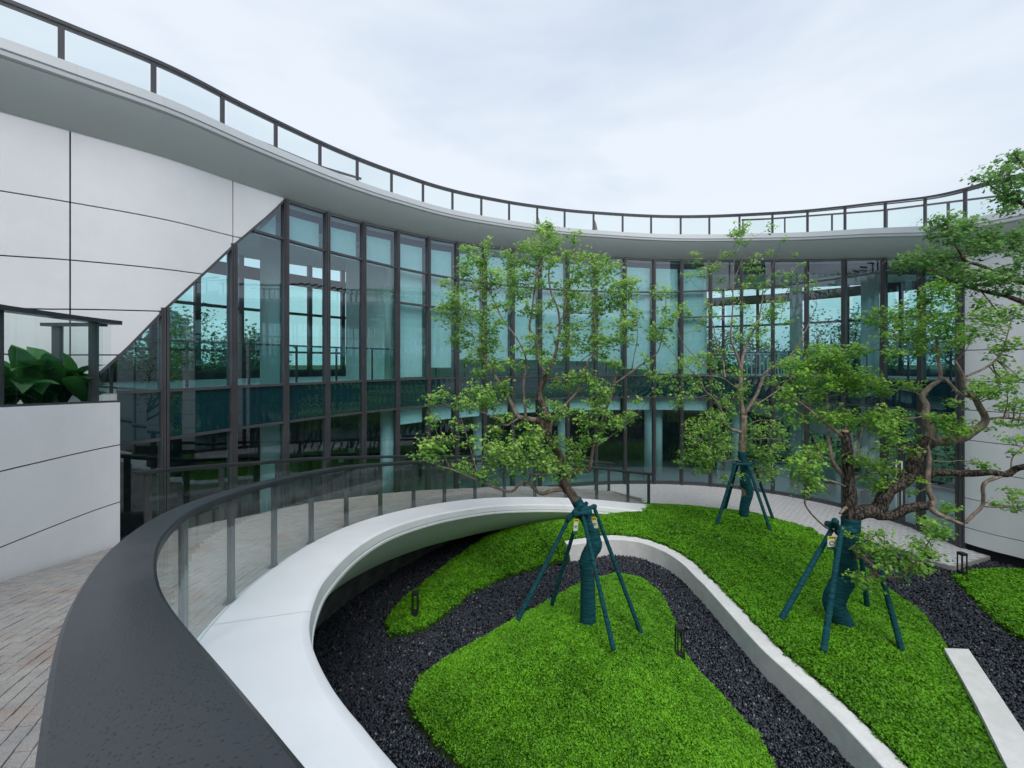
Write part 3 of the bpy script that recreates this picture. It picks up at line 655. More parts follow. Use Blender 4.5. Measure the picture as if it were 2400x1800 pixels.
# broad-leaved plants in the planter
def blade(L_, Wd, bend):
    v = []; f = []; n = 7
    for i in range(n):
        t = i / (n - 1); w = Wd * (math.sin(math.pi * min(1, t * .92 + .06)) ** .8) * (1 if i < n - 1 else .02); x = L_ * (t - .25 * bend * t * t); z = L_ * (.75 * t - bend * t * t)
        v += [(x, -w/2, z + .18 * w), (x, 0, z), (x, w/2, z + .18 * w)]
    for i in range(n - 1):
        for k in (0, 1): f.append((3*i + k, 3*i + k + 1, 3*i + 4 + k, 3*i + 3 + k))
    return v, f
leafmeshes = []
for k in range(6):
    v, f = blade(random.uniform(.46, .66), random.uniform(.16, .24), random.uniform(.35, .95))
    m = bpy.data.meshes.new('leaf'); m.from_pydata(v, [], f); a = m.attributes.new('tone', 'FLOAT', 'POINT'); a.data.foreach_set('value', [random.uniform(.1, .9)] * len(v))
    m.polygons.foreach_set('use_smooth', [True] * len(f)); m.materials.append(M['plant']); leafmeshes.append(m)
for i, (px, d, sc) in enumerate(((10,5.35,1.05),(75,5.75,1.15),(-60,5.1,1.0),(150,6.2,1.1),(200,6.2,.72),(25,5.9,.9),(110,6.0,1.0))):
    x = (px - 1200) / FPX * d; x = min(x, -6.28); z = 4.36
    lab = ['broad-leaved green plant at the frame edge of the planter, second from the post', 'tallest broad-leaved plant in the middle of the planter', 'broad-leaved plant behind the dark guard post at the photo edge', 'broad-leaved plant left of the far corner post of the planter', 'small broad-leaved plant in the far planter corner by the post', 'broad-leaved plant at the back of the planter near the wall', 'broad-leaved plant between the tallest one and the corner ones'][i]
    e = empty('broadleaf_plant', (x, d, z), lab, 'plant', 'plants in the planter')
    MB().tube([(x, d, z - .1), (x, d, z + .1)], [.03, .02], 6).build('stem', M['plant'], e)
    for k in range(13):
        o = bpy.data.objects.new('leaf', leafmeshes[k % 6]); COL.objects.link(o); o.parent = e
        o.rotation_euler = (random.uniform(-.3, .3), random.uniform(-1.15, -.3), k * 2.4 + random.uniform(-.3, .3)); s_ = sc * 1.3 * random.uniform(.8, 1.2); o.scale = (s_, s_, s_); o.location = (0, 0, random.uniform(.0, .1))

# ------------------------------------------------------------------ garden: gravel, mounds, low walls, paving
struct(MB().quad((-1500,-1500,-.95),(1500,-1500,-.95),(1500,1500,-.95),(-1500,1500,-.95)).build('ground', M['ground']))
def seg_d(P, poly):
    P = np.asarray(P, float)[:, :2]; A = np.asarray(poly)[:, :2]; Bv = np.roll(A, -1, 0); out = np.full(len(P), 1e9); ins = np.zeros(len(P), bool)
    for a, b in zip(A, Bv):
        ab = b - a; t = np.clip(((P - a) @ ab) / (ab @ ab + 1e-12), 0, 1); out = np.minimum(out, np.hypot(*(P - a - t[:, None] * ab).T))
        c = (a[1] > P[:, 1]) != (b[1] > P[:, 1])
        ins ^= c & (P[:, 0] < (b[0] - a[0]) * (P[:, 1] - a[1]) / (b[1] - a[1] + 1e-12) + a[0])
    return np.where(ins, out, -out)
def idw(P, C, p=2.5):
    P = np.asarray(P, float); out = np.zeros(len(P)); wsum = np.zeros(len(P))
    for c in C:
        w = 1 / (np.hypot(P[:, 0] - c[0], P[:, 1] - c[1]) + .05) ** p; out += w * c[2]; wsum += w
    return out / wsum
def px_poly(lst, per=4):
    pts = np.array([onz(x, y, z) if d is None else at(x, y, d) for (x, y, z, d) in [(q + (None,))[:4] for q in lst]]); return pts
GC = [(-3,8,-.55),(-3.5,11,-.5),(-1,7,-.45),(0,10,-.40),(1.5,11,-.36),(3,11.2,-.34),(3.9,9,-.34),(4,6,-.34),(3,4,-.34),(-1,4,-.4),(9,9,-.12),(8.4,12,-.08),(9.5,6,-.12),(7,4.5,-.12),(12,9,-.1),(0,13,-.35)]
def gravel_z(P): return idw(P, GC, 3)
# low white wall around the channel
WB = [(1331,1315.5),(1358,1312),(1406,1305),(1439,1301),(1497,1308),(1542,1324.5),(1572,1341),(1602,1365),(1632,1398),(1650,1416.5),(1703,1481),(1779,1573),(1844,1638),(1910,1703),(1996,1796)]
wl = np.array([onz(x, y, -.34) for x, y in WB] + [(4.5,4.2,-.34),(4.45,3.0,-.34)])
wl = catmull(wl, 6); T = np.gradient(wl[:, :2], axis=0); T /= np.linalg.norm(T, axis=1)[:, None]; WN = np.c_[-T[:, 1], T[:, 0], np.zeros(len(wl))]
ztop = np.full(len(wl), .10)
def wli(o, z): A = wl + WN * o; A[:, 2] = z; return A
low = MB().loft([wli(0, -.6), wli(0, ztop - .012), wli(.012, ztop), wli(.318, ztop), wli(.33, ztop - .012), wli(.33, -.6)], closed=True, cap=True).build('low_wall', M['concrete'])
tag(low, 'low white curved retaining wall sweeping around the central mound', 'wall')
wb = wli(.31, .10)
# white wedge wall, right foreground
q = [onz(2213,1519,-.1), onz(2262,1606,-.1), onz(2300,1692,-.1), onz(2360,1800,-.1), (6.0,4.2,-.1)]
tp = [at(2213,1517,7.7), at(2268,1519,7.8), at(2400,1712,6.0), (7.0,4.2,.18), (6.3,4.2,.18)]
zt_ = .14
P1 = [onz(2213,1519,zt_), onz(2270,1521,zt_), onz(2330,1610,zt_), onz(2400,1715,zt_), (6.55,4.0,zt_), (5.75,4.0,zt_), onz(2362,1800,zt_), onz(2330,1735,zt_), onz(2290,1655,zt_), onz(2250,1583,zt_)]
mb = MB(); n = len(P1); mb.v = [(p[0], p[1], -.6) for p in P1] + [tuple(p) for p in P1]; mb.f = [tuple(range(n, 2*n))] + [(i, (i+1) % n, n + (i+1) % n, n + i) for i in range(n)]
wedge = tag(mb.build('low_wall', M['concrete']), 'white wedge-shaped low wall between lawn and gravel in the near corner', 'wall')
# paving along the glass
pe = [(1500,1184),(1543,1184.5),(1646,1192),(1751,1204),(1820.6,1220.6),(1896,1240),(1932,1255),(2050.7,1275),(2105,1285),(2183,1314),(2237.6,1327.6)]
inner = catmull(np.array([onz(x, y, 0) for x, y in pe]), 4)
pav = [(float(a[0]), float(a[1]), 0) for a in inner] + [onz(2326.5,1302,0), tuple(ring(24.2, -.05, 0)), tuple(ring(23.5, -.05, 0))] + [tuple(ring(u, -.12, 0)) for u in np.arange(23, 1.9, -.5)] + [(-4.6,11.6,0),(-3.4,12.7,0),(-2.4,13.6,0),(-1.4,14.4,0),(0,15.1,0),(1.7,15.75,0),(2.9,16.05,0),(4.0,16.2,0),(4.8,15.4,0)]
n = len(pav); mb = MB(); mb.v = [tuple(p) for p in pav] + [(p[0], p[1], -.5) for p in pav]; mb.f = [tuple(range(n))[::-1]] + [(i, n + i, n + (i+1) % n, (i+1) % n) for i in range(n)]
M['pmortar'] = principled('path_joint', (.36,.35,.34), .9, .2)
pavo = struct(mb.build('pavement', M['pmortar']), 'pale stone paving between the glass facade and the lawn')
# its setts (small and far: one joined part, nearest ones single)
PAVP = np.array(pav)
cand = []
for i, x in enumerate(np.arange(2.0, 13.0, .205)):
    for j, y in enumerate(np.arange(9.2, 17.4, .105)):
        cand.append((x + (.1 if j % 2 else 0), y))
cand = np.array(cand); a_ = .0
dd = seg_d(cand, PAVP); cand = cand[dd > .06]
od = np.argsort(np.hypot(cand[:, 0], cand[:, 1]))
def psett(mb, x, y):
    h = random.uniform(.003, .007); i = len(mb.v); a, b = .098, .048
    mb.v += [(x-a,y-b,-.02),(x+a,y-b,-.02),(x+a,y+b,-.02),(x-a,y+b,-.02),(x-a+.004,y-b+.004,h),(x+a-.004,y-b+.004,h),(x+a-.004,y+b-.004,h),(x-a+.004,y+b-.004,h)]
    mb.f += [tuple(i + k for k in q_) for q_ in ((4,5,6,7),(0,1,5,4),(1,2,6,5),(2,3,7,6),(3,0,4,7))]
for k in od[:200]:
    mb = MB(); psett(mb, *cand[k]); mb.build('sett', M['path'], pavo)
mb = MB()
for k in od[200:]: psett(mb, *cand[k])
tag(mb.build('setts', M['path'], pavo), kind='stuff')

# mounds
LA = [(1344,1198,-.02),(1329,1214,-.05),(1242.5,1225.5,-.1),(1206,1236,-.15),(1170,1247,-.2),(1134,1265,-.25),(1098,1290.6,-.3),(1061.6,1316,-.35),(1025.5,1345,-.4),(989,1374,-.45),(953,1403,-.48),(924,1431.6,-.5),(906,1464,-.5),(917,1493,-.5),(989,1475,-.46),(1025.5,1457,-.44),(1061.6,1428,-.43),(1098,1395.5,-.42),(1152,1370,-.40),(1206,1348.5,-.38),(1260.6,1330,-.36),(1325,1322,-.34)]
la = [onz(x, y, z) for x, y, z in LA]
la += [tuple(p) for p in wb[2:96:3]]
la += [(5.0,3.0,.1),(5.75,4.0,.1),(5.95,4.6,.1)] + [onz(x, y, -.02) for x, y in ((2362,1800),(2300,1692),(2262,1606),(2213,1519))] + [onz(x, y, -.1) for x, y in ((2160.6,1442.5),(2106,1402.7),(2059,1366.5),(2010,1320),(1960,1278),(1922,1256),(1896,1241))] + [tuple(p) for p in inner[20::-2]] 
LBp = [(966,1638),(982,1595),(1042,1552),(1139,1497),(1215,1452),(1302,1405),(1367,1367),(1443,1349),(1508,1362),(1551,1400),(1578,1454),(1595,1519),(1628,1573),(1693,1638),(1779,1736),(1812,1800)]
lb = [onz(x, y, -.36) for x, y in LBp] + [(3.3,4.4,-.36),(2.4,3.7,-.36),(1.2,3.6,-.36),(.2,4.2,-.38)] + [onz(x, y, -.38) for x, y in ((1085,1800),(1020,1736),(976,1682),(964,1655))]
lc = [onz(x, y, -.1) for x, y in ((2234,1352),(2268,1342),(2333,1337),(2400,1340))] + [(12.3,9.3,-.1),(13.0,8.0,-.1),(11.5,6.9,-.1),(10.2,7.2,-.1)] + [onz(x, y, -.1) for x, y in ((2400,1503),(2344,1465),(2289,1410),(2246,1367))]
def mound(poly, H, Lh, label, cover_label, bumps=(), grid=.09, skirt=.14):
    poly = np.array(poly); lo, hi = poly[:, :2].min(0) - .3, poly[:, :2].max(0) + .3
    dense = np.vstack([np.linspace(a, b, max(2, int(np.linalg.norm(a - b) / .3)), endpoint=False) for a, b in zip(poly, np.roll(poly, -1, 0))])
    def hz(P, d=None):
        d = seg_d(P, poly) if d is None else d; P = np.asarray(P, float)
        z = idw(P, dense, 2.2) + H * (1 - np.exp(-np.maximum(d, 0) / Lh)) + np.minimum(d, 0) * .9 + .02
        for bx, by, bh, br in bumps: z += bh * np.exp(-((P[:, 0] - bx) ** 2 + (P[:, 1] - by) ** 2) / (br * br)) * np.clip(d / .5, 0, 1)
        z += .03 * np.sin(P[:, 0] * 2.3 + 1) * np.sin(P[:, 1] * 1.9) * np.clip(d / .4, 0, 1)
        return z
    xs, ys = np.arange(lo[0], hi[0], grid), np.arange(lo[1], hi[1], grid); X, Y = np.meshgrid(xs, ys); P = np.c_[X.ravel(), Y.ravel()]
    d = seg_d(P, poly); z = hz(P, d); nx = len(xs); keep = d > -skirt
    idx = np.arange(len(P)).reshape(X.shape); a = np.stack([idx[:-1,:-1], idx[:-1,1:], idx[1:,1:], idx[1:,:-1]], -1).reshape(-1, 4); a = a[keep[a].all(1)]
    used = np.unique(a); remap = np.full(len(P), -1); remap[used] = np.arange(len(used))
    o = raw('mound', np.c_[P, z][used], remap[a], 4, M['soil'], smooth=True); struct(o, label)
    # ground cover leaves
    area = (hi - lo).prod(); out = []
    n = int(area * 16500); Q = rng.uniform(lo, hi, (n, 2)); dist = np.hypot(Q[:, 0], Q[:, 1])
    ppx = 1200 + FPX * Q[:, 0] / np.maximum(Q[:, 1], .2)
    k = (Q[:, 1] > 4.2) & (ppx < 2480) & (rng.random(n) < np.clip(1.5 - dist / 13, .36, 1)); Q, dist = Q[k], dist[k]
    dq = seg_d(Q, poly); k = dq > .035 * np.sin(Q[:, 0] * 13 + 3 * np.sin(Q[:, 1] * 5)) * np.sin(Q[:, 1] * 17) - .05 * rng.random(len(Q)) ** 4; Q, dq, dist = Q[k], dq[k], dist[k]; zq = hz(Q, dq)
    cl = np.sin(Q[:, 0] * 9 + 2 * np.sin(Q[:, 1] * 7)) * np.sin(Q[:, 1] * 10 + 2 * np.sin(Q[:, 0] * 6))      # small hummocks
    m = len(Q); size = (.008 + .006 * rng.random(m)) * (1 + dist / 12)
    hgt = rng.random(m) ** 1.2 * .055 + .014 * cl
    c = np.c_[Q + rng.normal(0, .012, (m, 2)), zq + hgt]
    nrm = np.c_[rng.normal(0, .6, (m, 2)), np.ones(m)]; nrm /= np.linalg.norm(nrm, axis=1)[:, None]
    az = rng.uniform(0, 2 * np.pi, m); t = np.c_[np.cos(az), np.sin(az), np.zeros(m)]; t -= nrm * (t * nrm).sum(1)[:, None]; t /= np.linalg.norm(t, axis=1)[:, None]; b = np.cross(nrm, t)
    s1 = size[:, None]; v = np.stack([c - t * s1, c + b * s1 * .72 + nrm * s1 * .18, c + t * s1, c - b * s1 * .72 + nrm * s1 * .18], 1).reshape(-1, 3)
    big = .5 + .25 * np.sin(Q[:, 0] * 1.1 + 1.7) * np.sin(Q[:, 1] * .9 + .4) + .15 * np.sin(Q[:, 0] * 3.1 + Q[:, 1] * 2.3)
    tone = np.clip(.10 + .50 * hgt / .055 + .45 * (big - .4) + rng.normal(0, .15, m), 0, 1)  # low leaves get a darker tone: shade in the gaps painted into the colour
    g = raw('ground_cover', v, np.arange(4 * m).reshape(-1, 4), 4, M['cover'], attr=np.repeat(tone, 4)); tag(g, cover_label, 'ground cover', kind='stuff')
    return hz
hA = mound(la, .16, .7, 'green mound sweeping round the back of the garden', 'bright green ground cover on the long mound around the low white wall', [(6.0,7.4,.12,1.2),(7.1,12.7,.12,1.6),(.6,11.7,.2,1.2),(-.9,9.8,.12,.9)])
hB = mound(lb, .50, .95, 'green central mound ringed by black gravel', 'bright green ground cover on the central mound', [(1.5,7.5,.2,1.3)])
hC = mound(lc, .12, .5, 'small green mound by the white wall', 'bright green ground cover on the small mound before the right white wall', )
# gravel sheet and stones
gx, gy = np.arange(-6.2, 14.5, .25), np.arange(1.5, 15.6, .25); X, Y = np.meshgrid(gx, gy); P = np.c_[X.ravel(), Y.ravel()]
zz = gravel_z(P); idx = np.arange(len(P)).reshape(X.shape); a = np.stack([idx[:-1,:-1], idx[:-1,1:], idx[1:,1:], idx[1:,:-1]], -1).reshape(-1, 4)
struct(raw('gravel_bed', np.c_[P, zz - .02], a, 4, M['gravelbase'], smooth=True), 'black gravel bed winding between the green mounds')
lo, hi = np.array([-4.6, 4.6]), np.array([13.2, 14.2]); n = int((hi - lo).prod() * 1500)
Q = rng.uniform(lo, hi, (n, 2)); ppx = 1200 + FPX * Q[:, 0] / Q[:, 1]
k = (ppx < 2460) & (ppx > 640) & (seg_d(Q, la) < .05) & (seg_d(Q, lb) < .05) & (seg_d(Q, lc) < .05) & (seg_d(Q, np.array(pav)) < 0)
Wpoly = np.vstack([wli(.02, 0), wli(.31, 0)[::-1]]); k &= seg_d(Q, Wpoly) < 0
k &= rng.random(n) < np.clip(1.5 - np.hypot(Q[:, 0], Q[:, 1]) / 14, .5, 1)
Q = Q[k]; m = len(Q); zq = gravel_z(Q)
base = np.array([(1,0,0),(0,1,0),(-1,0,0),(0,-1,0),(0,0,1),(0,0,-1)], float)
v = base[None] * (1 + rng.uniform(-.35, .35, (m, 6, 1))); sc = (rng.uniform(.012, .027, (m, 1)) * rng.uniform(.6, 1.2, (m, 3))) * (1 + np.hypot(Q[:, 0], Q[:, 1])[:, None] / 40)
v = v * sc[:, None, :]
def randrot(m):
    q = rng.normal(size=(m, 4)); q /= np.linalg.norm(q, axis=1)[:, None]; w, x, y, z = q.T
    return np.stack([1-2*(y*y+z*z), 2*(x*y-z*w), 2*(x*z+y*w), 2*(x*y+z*w), 1-2*(x*x+z*z), 2*(y*z-x*w), 2*(x*z-y*w), 2*(y*z+x*w), 1-2*(x*x+y*y)], -1).reshape(m, 3, 3)
v = np.einsum('mij,mkj->mki', randrot(m), v) + np.c_[Q, zq + rng.uniform(-.008, .014, m)][:, None, :]
fb = np.array([(0,1,4),(1,2,4),(2,3,4),(3,0,4),(1,0,5),(2,1,5),(3,2,5),(0,3,5)]); f = (fb[None] + (np.arange(m) * 6)[:, None, None]).reshape(-1, 3)
tag(raw('gravel', v.reshape(-1, 3), f, 3, M['stone'], attr=np.repeat(rng.random(m), 6)), 'loose black gravel stones covering the beds between mounds', 'gravel', kind='stuff')

# bollard lamps
def bollard(px, py, z, h, lab):
    x, y, z = onz(px, py, z); e = empty('bollard_lamp', (x, y, z), lab, 'lamp', 'garden bollard lamps'); s_ = .065
    MB().box(x-s_, x+s_, y-s_, y+s_, z-.15, z+h*.24).build('base', M['lamp'], e); MB().box(x-s_, x+s_, y-s_, y+s_, z+h*.9, z+h).build('cap', M['lamp'], e)
    for a, b in ((-1,-1),(1,-1),(1,1),(-1,1)):
        cx_, cy_ = x + a * (s_ - .011), y + b * (s_ - .011); MB().box(cx_-.01, cx_+.01, cy_-.01, cy_+.01, z+h*.24, z+h*.9).build('post', M['lamp'], e)
bollard(1593, 1549, -.22, .60, 'black bollard lamp at the edge of the central mound by the gravel channel')
bollard(973, 1446, -.40, .53, 'black bollard lamp in the shade under the ramp')
bollard(2255, 1352, -.08, .58, 'black bollard lamp beside the paving corner near the right white wall')

# ------------------------------------------------------------------ trees
LEAF = np.array([(0,-.5,0),(.42,-.12,.10),(.20,.05,.03),(0,.62,-.08),(-.20,.05,.03),(-.42,-.12,.10)])
LF = np.array([(0,1,2),(0,2,4),(2,3,4),(0,4,5)])
def leaves(name, cents, norms, sizes, tone, m, parent):
    n = len(cents); az = rng.uniform(0, 2*np.pi, n); t = np.c_[np.cos(az), np.sin(az), rng.normal(0, .2, n)]
    t -= norms * (t * norms).sum(1)[:, None]; t /= np.linalg.norm(t, axis=1)[:, None] + 1e-9; b = np.cross(norms, t)
    s_ = sizes[:, None, None]
    v = cents[:, None, :] + s_ * (LEAF[None, :, 0:1] * b[:, None, :] + LEAF[None, :, 1:2] * t[:, None, :] + LEAF[None, :, 2:3] * norms[:, None, :])
    f = (LF[None] + (np.arange(n) * 6)[:, None, None]).reshape(-1, 3)
    return tag(raw(name, v.reshape(-1, 3), f, 3, m, parent, np.repeat(tone, 6)), kind='stuff')
def C3(o, s_=.3014): return lambda p: (o[0] + p[0] * s_, o[1] + p[1] * s_)
def tree(label, depth, trunk, tr, limbs, clusters, bark, leafm, leafsize=.045, dens=1.0, wrap=None, wr=None, barks=None, rsc=1.0, droop=.0, spread=.45, seg=10):
    base = at(trunk[0][0], trunk[0][1], depth); base = (base[0], base[1], base[2])
    e = empty('maple_tree', base, label, 'tree', 'young staked maples of the garden')
    nodes = []                          # (px, py, depth, radius)
    def line(pts, d0, d1, r0, r1, name, m, per=4, wob=.06, sg=None):
        c = catmull(np.array(pts, float), per); t = np.linspace(0, 1, len(c)); d = d0 + (d1 - d0) * t; r = r0 + (r1 - r0) * t ** .8
        P = np.array([at(x, y, q) for (x, y), q in zip(c, d)])
        nodes.extend([(x, y, q, rr) for (x, y), q, rr in zip(c, d, r)])
        return MB().tube(P, r, sg or seg, True, wob).build(name, m, e, True)
    if wrap:
        c = catmull(np.array([(x, y) for x, y in wrap], float), 12); t = np.linspace(0, 1, len(c)); r = np.interp(t, np.linspace(0, 1, len(wr)), wr)
        P = np.array([at(x, y, depth) for x, y in c]); MB().tube(P, r * (1 + .045 * (np.arange(len(c)) * .29 % 1) - .02), 20, True, .012).build('trunk_wrap', M['wrap'], e, True)
    line(trunk, depth, depth, tr[0], tr[1], 'trunk', bark, 5, .07, 14)
    for (pts, r0, r1, dz) in limbs:
        a = np.array(nodes); k = np.argmin(np.hypot(a[:, 0] - pts[0][0], a[:, 1] - pts[0][1])); d0 = a[k, 2]
        line(pts, d0, d0 + dz, r0, r1, 'limb', barks if (barks and r0 < (.095 if bark is M['bark3'] and pts[-1][1] < 1000 else .06)) else bark, 4, .07, seg if r0 > .03 else 7)
    a = np.array(nodes); NP = np.array([at(x, y, q) for x, y, q, _ in a])
    CT, NM, SZ, TN = [], [], [], []; tw = MB(); ntw = 0
    for (x, y, r) in clusters:
        dpx = np.hypot(a[:, 0] - x, a[:, 1] - y) + np.where(a[:, 1] < y - 10, 12, 0) + np.where(a[:, 3] > .07, 14, 0); k = int(np.argmin(dpx))
        d = a[k, 2] + rng.normal(0, spread * .55) ; d = max(d, 2.5)
        c = np.array(at(x, y, d)); R = r * rsc * d / FPX
        st_ = NP[k]; mid = (st_ + c) / 2 + rng.normal(0, .12, 3) * np.linalg.norm(c - st_)
        t = np.linspace(0, 1, 6)[:, None]; pts = (1-t)**2 * st_ + 2*t*(1-t) * mid + t*t * c
        tw.tube(pts, np.linspace(min(.011, a[k, 3] * .8), .004, 6), 5, False)
        nsp = max(5, int(17 * dens * (R / .13) ** 1.7))
        for s_ in range(nsp):
            q = c + rng.normal(0, .62, 3) * R * np.array([1.0, 1.0, .85]); 
            if rng.random() < .3: tw.tube([c, (c + q) / 2 + rng.normal(0, .015, 3), q], [.0035, .003, .0018], 4, False)
            nl = rng.integers(5, 9); o = rng.normal(0, 1, (nl, 3)) * np.array([.045, .045, .026]) * (leafsize / .055)
            CT.append(q + o); n_ = np.c_[o[:, :2] * 9 + rng.normal(0, .35, (nl, 2)), np.ones(nl) * .8 + rng.normal(0, .25, nl)]; NM.append(n_ / np.linalg.norm(n_, axis=1)[:, None])
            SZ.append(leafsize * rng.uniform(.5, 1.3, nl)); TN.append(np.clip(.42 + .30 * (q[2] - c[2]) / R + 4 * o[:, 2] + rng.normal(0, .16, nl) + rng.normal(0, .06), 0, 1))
    tag(tw.build('twigs', M['twig'], e, True), kind='stuff')
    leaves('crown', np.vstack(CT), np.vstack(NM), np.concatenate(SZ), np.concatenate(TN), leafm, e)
    return e, base
def stakes(lab, depth, tops, feet, ties, r=.04):
    b = at(*feet[0]); e = empty('tree_support', at(feet[1][0], feet[1][1], feet[1][2]), lab, 'tree stake', 'teal wrapped tree supports')
    for (tx, ty, td), (fx, fy, fd) in zip(tops, feet):
        a, c = np.array(at(tx, ty, td)), np.array(at(fx, fy, fd)); c = c + (c - a) * .05
        t = np.linspace(0, 1, 90)[:, None]; MB().tube(c + (a - c) * t, r * (1 + .07 * (np.arange(90) * .23 % 1) - .03) * np.linspace(1.05, .85, 90), 12, True, .015).build('stake', M['wrap'], e, True)
    for (p, q, rr) in ties:
        p, q = np.array(at(*p)), np.array(at(*q)); t = np.linspace(-.06, 1.06, 9)[:, None]
        MB().tube(p + (q - p) * t, rr * np.array([.9, 1.25, 1, .95, 1, .95, 1, 1.25, .9]), 10, True, .04).build('tie_bar', M['wrap'], e, True)
    return e
def tagcard(px, py, d, w, h, lab, rot=.2):
    x, y, z = at(px, py, d); e = empty('plant_tag', (x, y, z), lab, 'tag', 'care tags hung on the trunks'); R_ = Matrix.Translation((x, y, z)) @ Matrix.Rotation(rot, 4, 'Z') @ Matrix.Rotation(rot * .4, 4, 'Y')
    cd_ = MB().box(-w/2, w/2, 0, .012, -h, 0, R_).build('card', M['tagwhite'], e); MB().box(-w/2 - .001, w/2 + .001, -.003, .014, -h * 1.12, -h * .84, R_).build('green_band', M['taggreen'], cd_)
    MB().box(-w/2 - .001, w/2 + .001, -.003, .014, -.01, h * .2, R_).build('yellow_band', M['tagyellow'], cd_)
    for k in range(3): MB().box(-w*.34 + k * w * .25, -w*.34 + k * w * .25 + w * .17, -.006, -.0032, h * .03, h * .16, R_).build('lettering', M['black'], cd_)
    MB().tube([tuple(R_ @ Vector((w * .3 * math.cos(a), -.004, -h * .45 + w * .2 * math.sin(a)))) for a in np.linspace(0, 5.2, 12)], .006, 5).build('emblem', M['taggreen'], cd_)
    MB().tube([tuple(R_ @ Vector((0, .005, h * .2))), tuple(R_ @ Vector((0, .02, h * .7)))], .003, 4).build('string', M['black'], e)

# --- tree on the central mound
f3, f5 = C3((1000, 560)), C3((700, 900), .36166)
T1 = 7.6
trunk1 = [(1377,1400),(1388,1242),(1373,1214.5),(1358,1187),(1346,1169),(1334,1151),(1322,1139),(1316,1118),(1314,1088),(1309,1063),(1293,1037),(1279,1009),(1268,991),(1256,982)]
L1 = [
 ([(1262,986),(1241,982),(1217,977),(1208,964),(1193,934),(1178,910),(1163,885),(1151,864),(1136,838),(1128,800)],.052,.016,.5),
 ([(1236,981),(1232,974),(1229,940),(1227,900),(1233,861),(1230,831),(1211,792),(1181,753),(1160,711),(1145,680)],.03,.008,-.5),
 ([(1277,1006),(1283,985),(1280,964),(1268,940),(1265,921),(1274,894),(1284,873)],.062,.048,.2),
 ([(1284,875),(1270,861),(1262,831),(1253,789),(1241,771),(1247,729),(1258,644),(1274,614),(1271,578),(1291,540)],.036,.008,.3),
 ([(1284,872),(1299,840),(1307,801),(1312,765),(1307,723),(1292,687),(1286,644),(1292,614),(1300,575)],.034,.008,-.4),
 ([(1289,1020),(1294,990),(1319,955),(1355,915),(1372,870),(1380,843),(1401,819),(1395,760),(1388,700)],.032,.007,-.6),
 ([(1278,892),(1304,885),(1340,879),(1362,846),(1390,825)],.016,.006,-.3),
 ([(1306,765),(1330,735),(1390,733),(1440,715),(1480,695)],.015,.005,-.5),
 ([(1324,1135),(1347,1106),(1380,1102),(1384,1088),(1389,1057),(1401,1012),(1416,973),(1434,921),(1443,876),(1441,850)],.045,.012,-.9),
 ([(1440,900),(1470,879),(1500,857),(1516,846),(1543,822),(1555,771),(1561,735),(1560,693)],.018,.005,-.4),
 ([(1480,870),(1488,825),(1494,789),(1491,723)],.012,.004,-.2),
 ([(1393,1050),(1420,1030),(1446,1012),(1488,979),(1495,970)],.014,.005,-.2),
 ([(1324,1146),(1293,1150),(1271,1157),(1253,1146),(1239,1131),(1221,1130),(1201,1151),(1170,1146),(1134,1131),(1098,1117),(1061,1101),(1025,1091),(1014,1081)],.042,.008,-.7),
 ([(1239,1131),(1246,1113),(1275,1113),(1290,1108)],.022,.012,-.3),
 ([(1246,1113),(1217,1092),(1205,1085)],.013,.005,-.3),
 ([(1124,1127),(1109,1074),(1090,1008),(1076,968)],.013,.004,-.1),
 ([(1056,1101),(1036,1055),(1022,1008)],.011,.004,.2),
 ([(1217,979),(1200,990),(1184,997),(1169,982),(1133,967),(1099,961),(1060,955),(1039,943)],.016,.005,-.5),
 ([(1163,885),(1130,838),(1110,790),(1105,760)],.012,.004,.2), ([(1320,740),(1336,668),(1346,620),(1343,570)],.017,.005,.2), ([(1336,668),(1380,630),(1420,610)],.010,.004,-.2)]
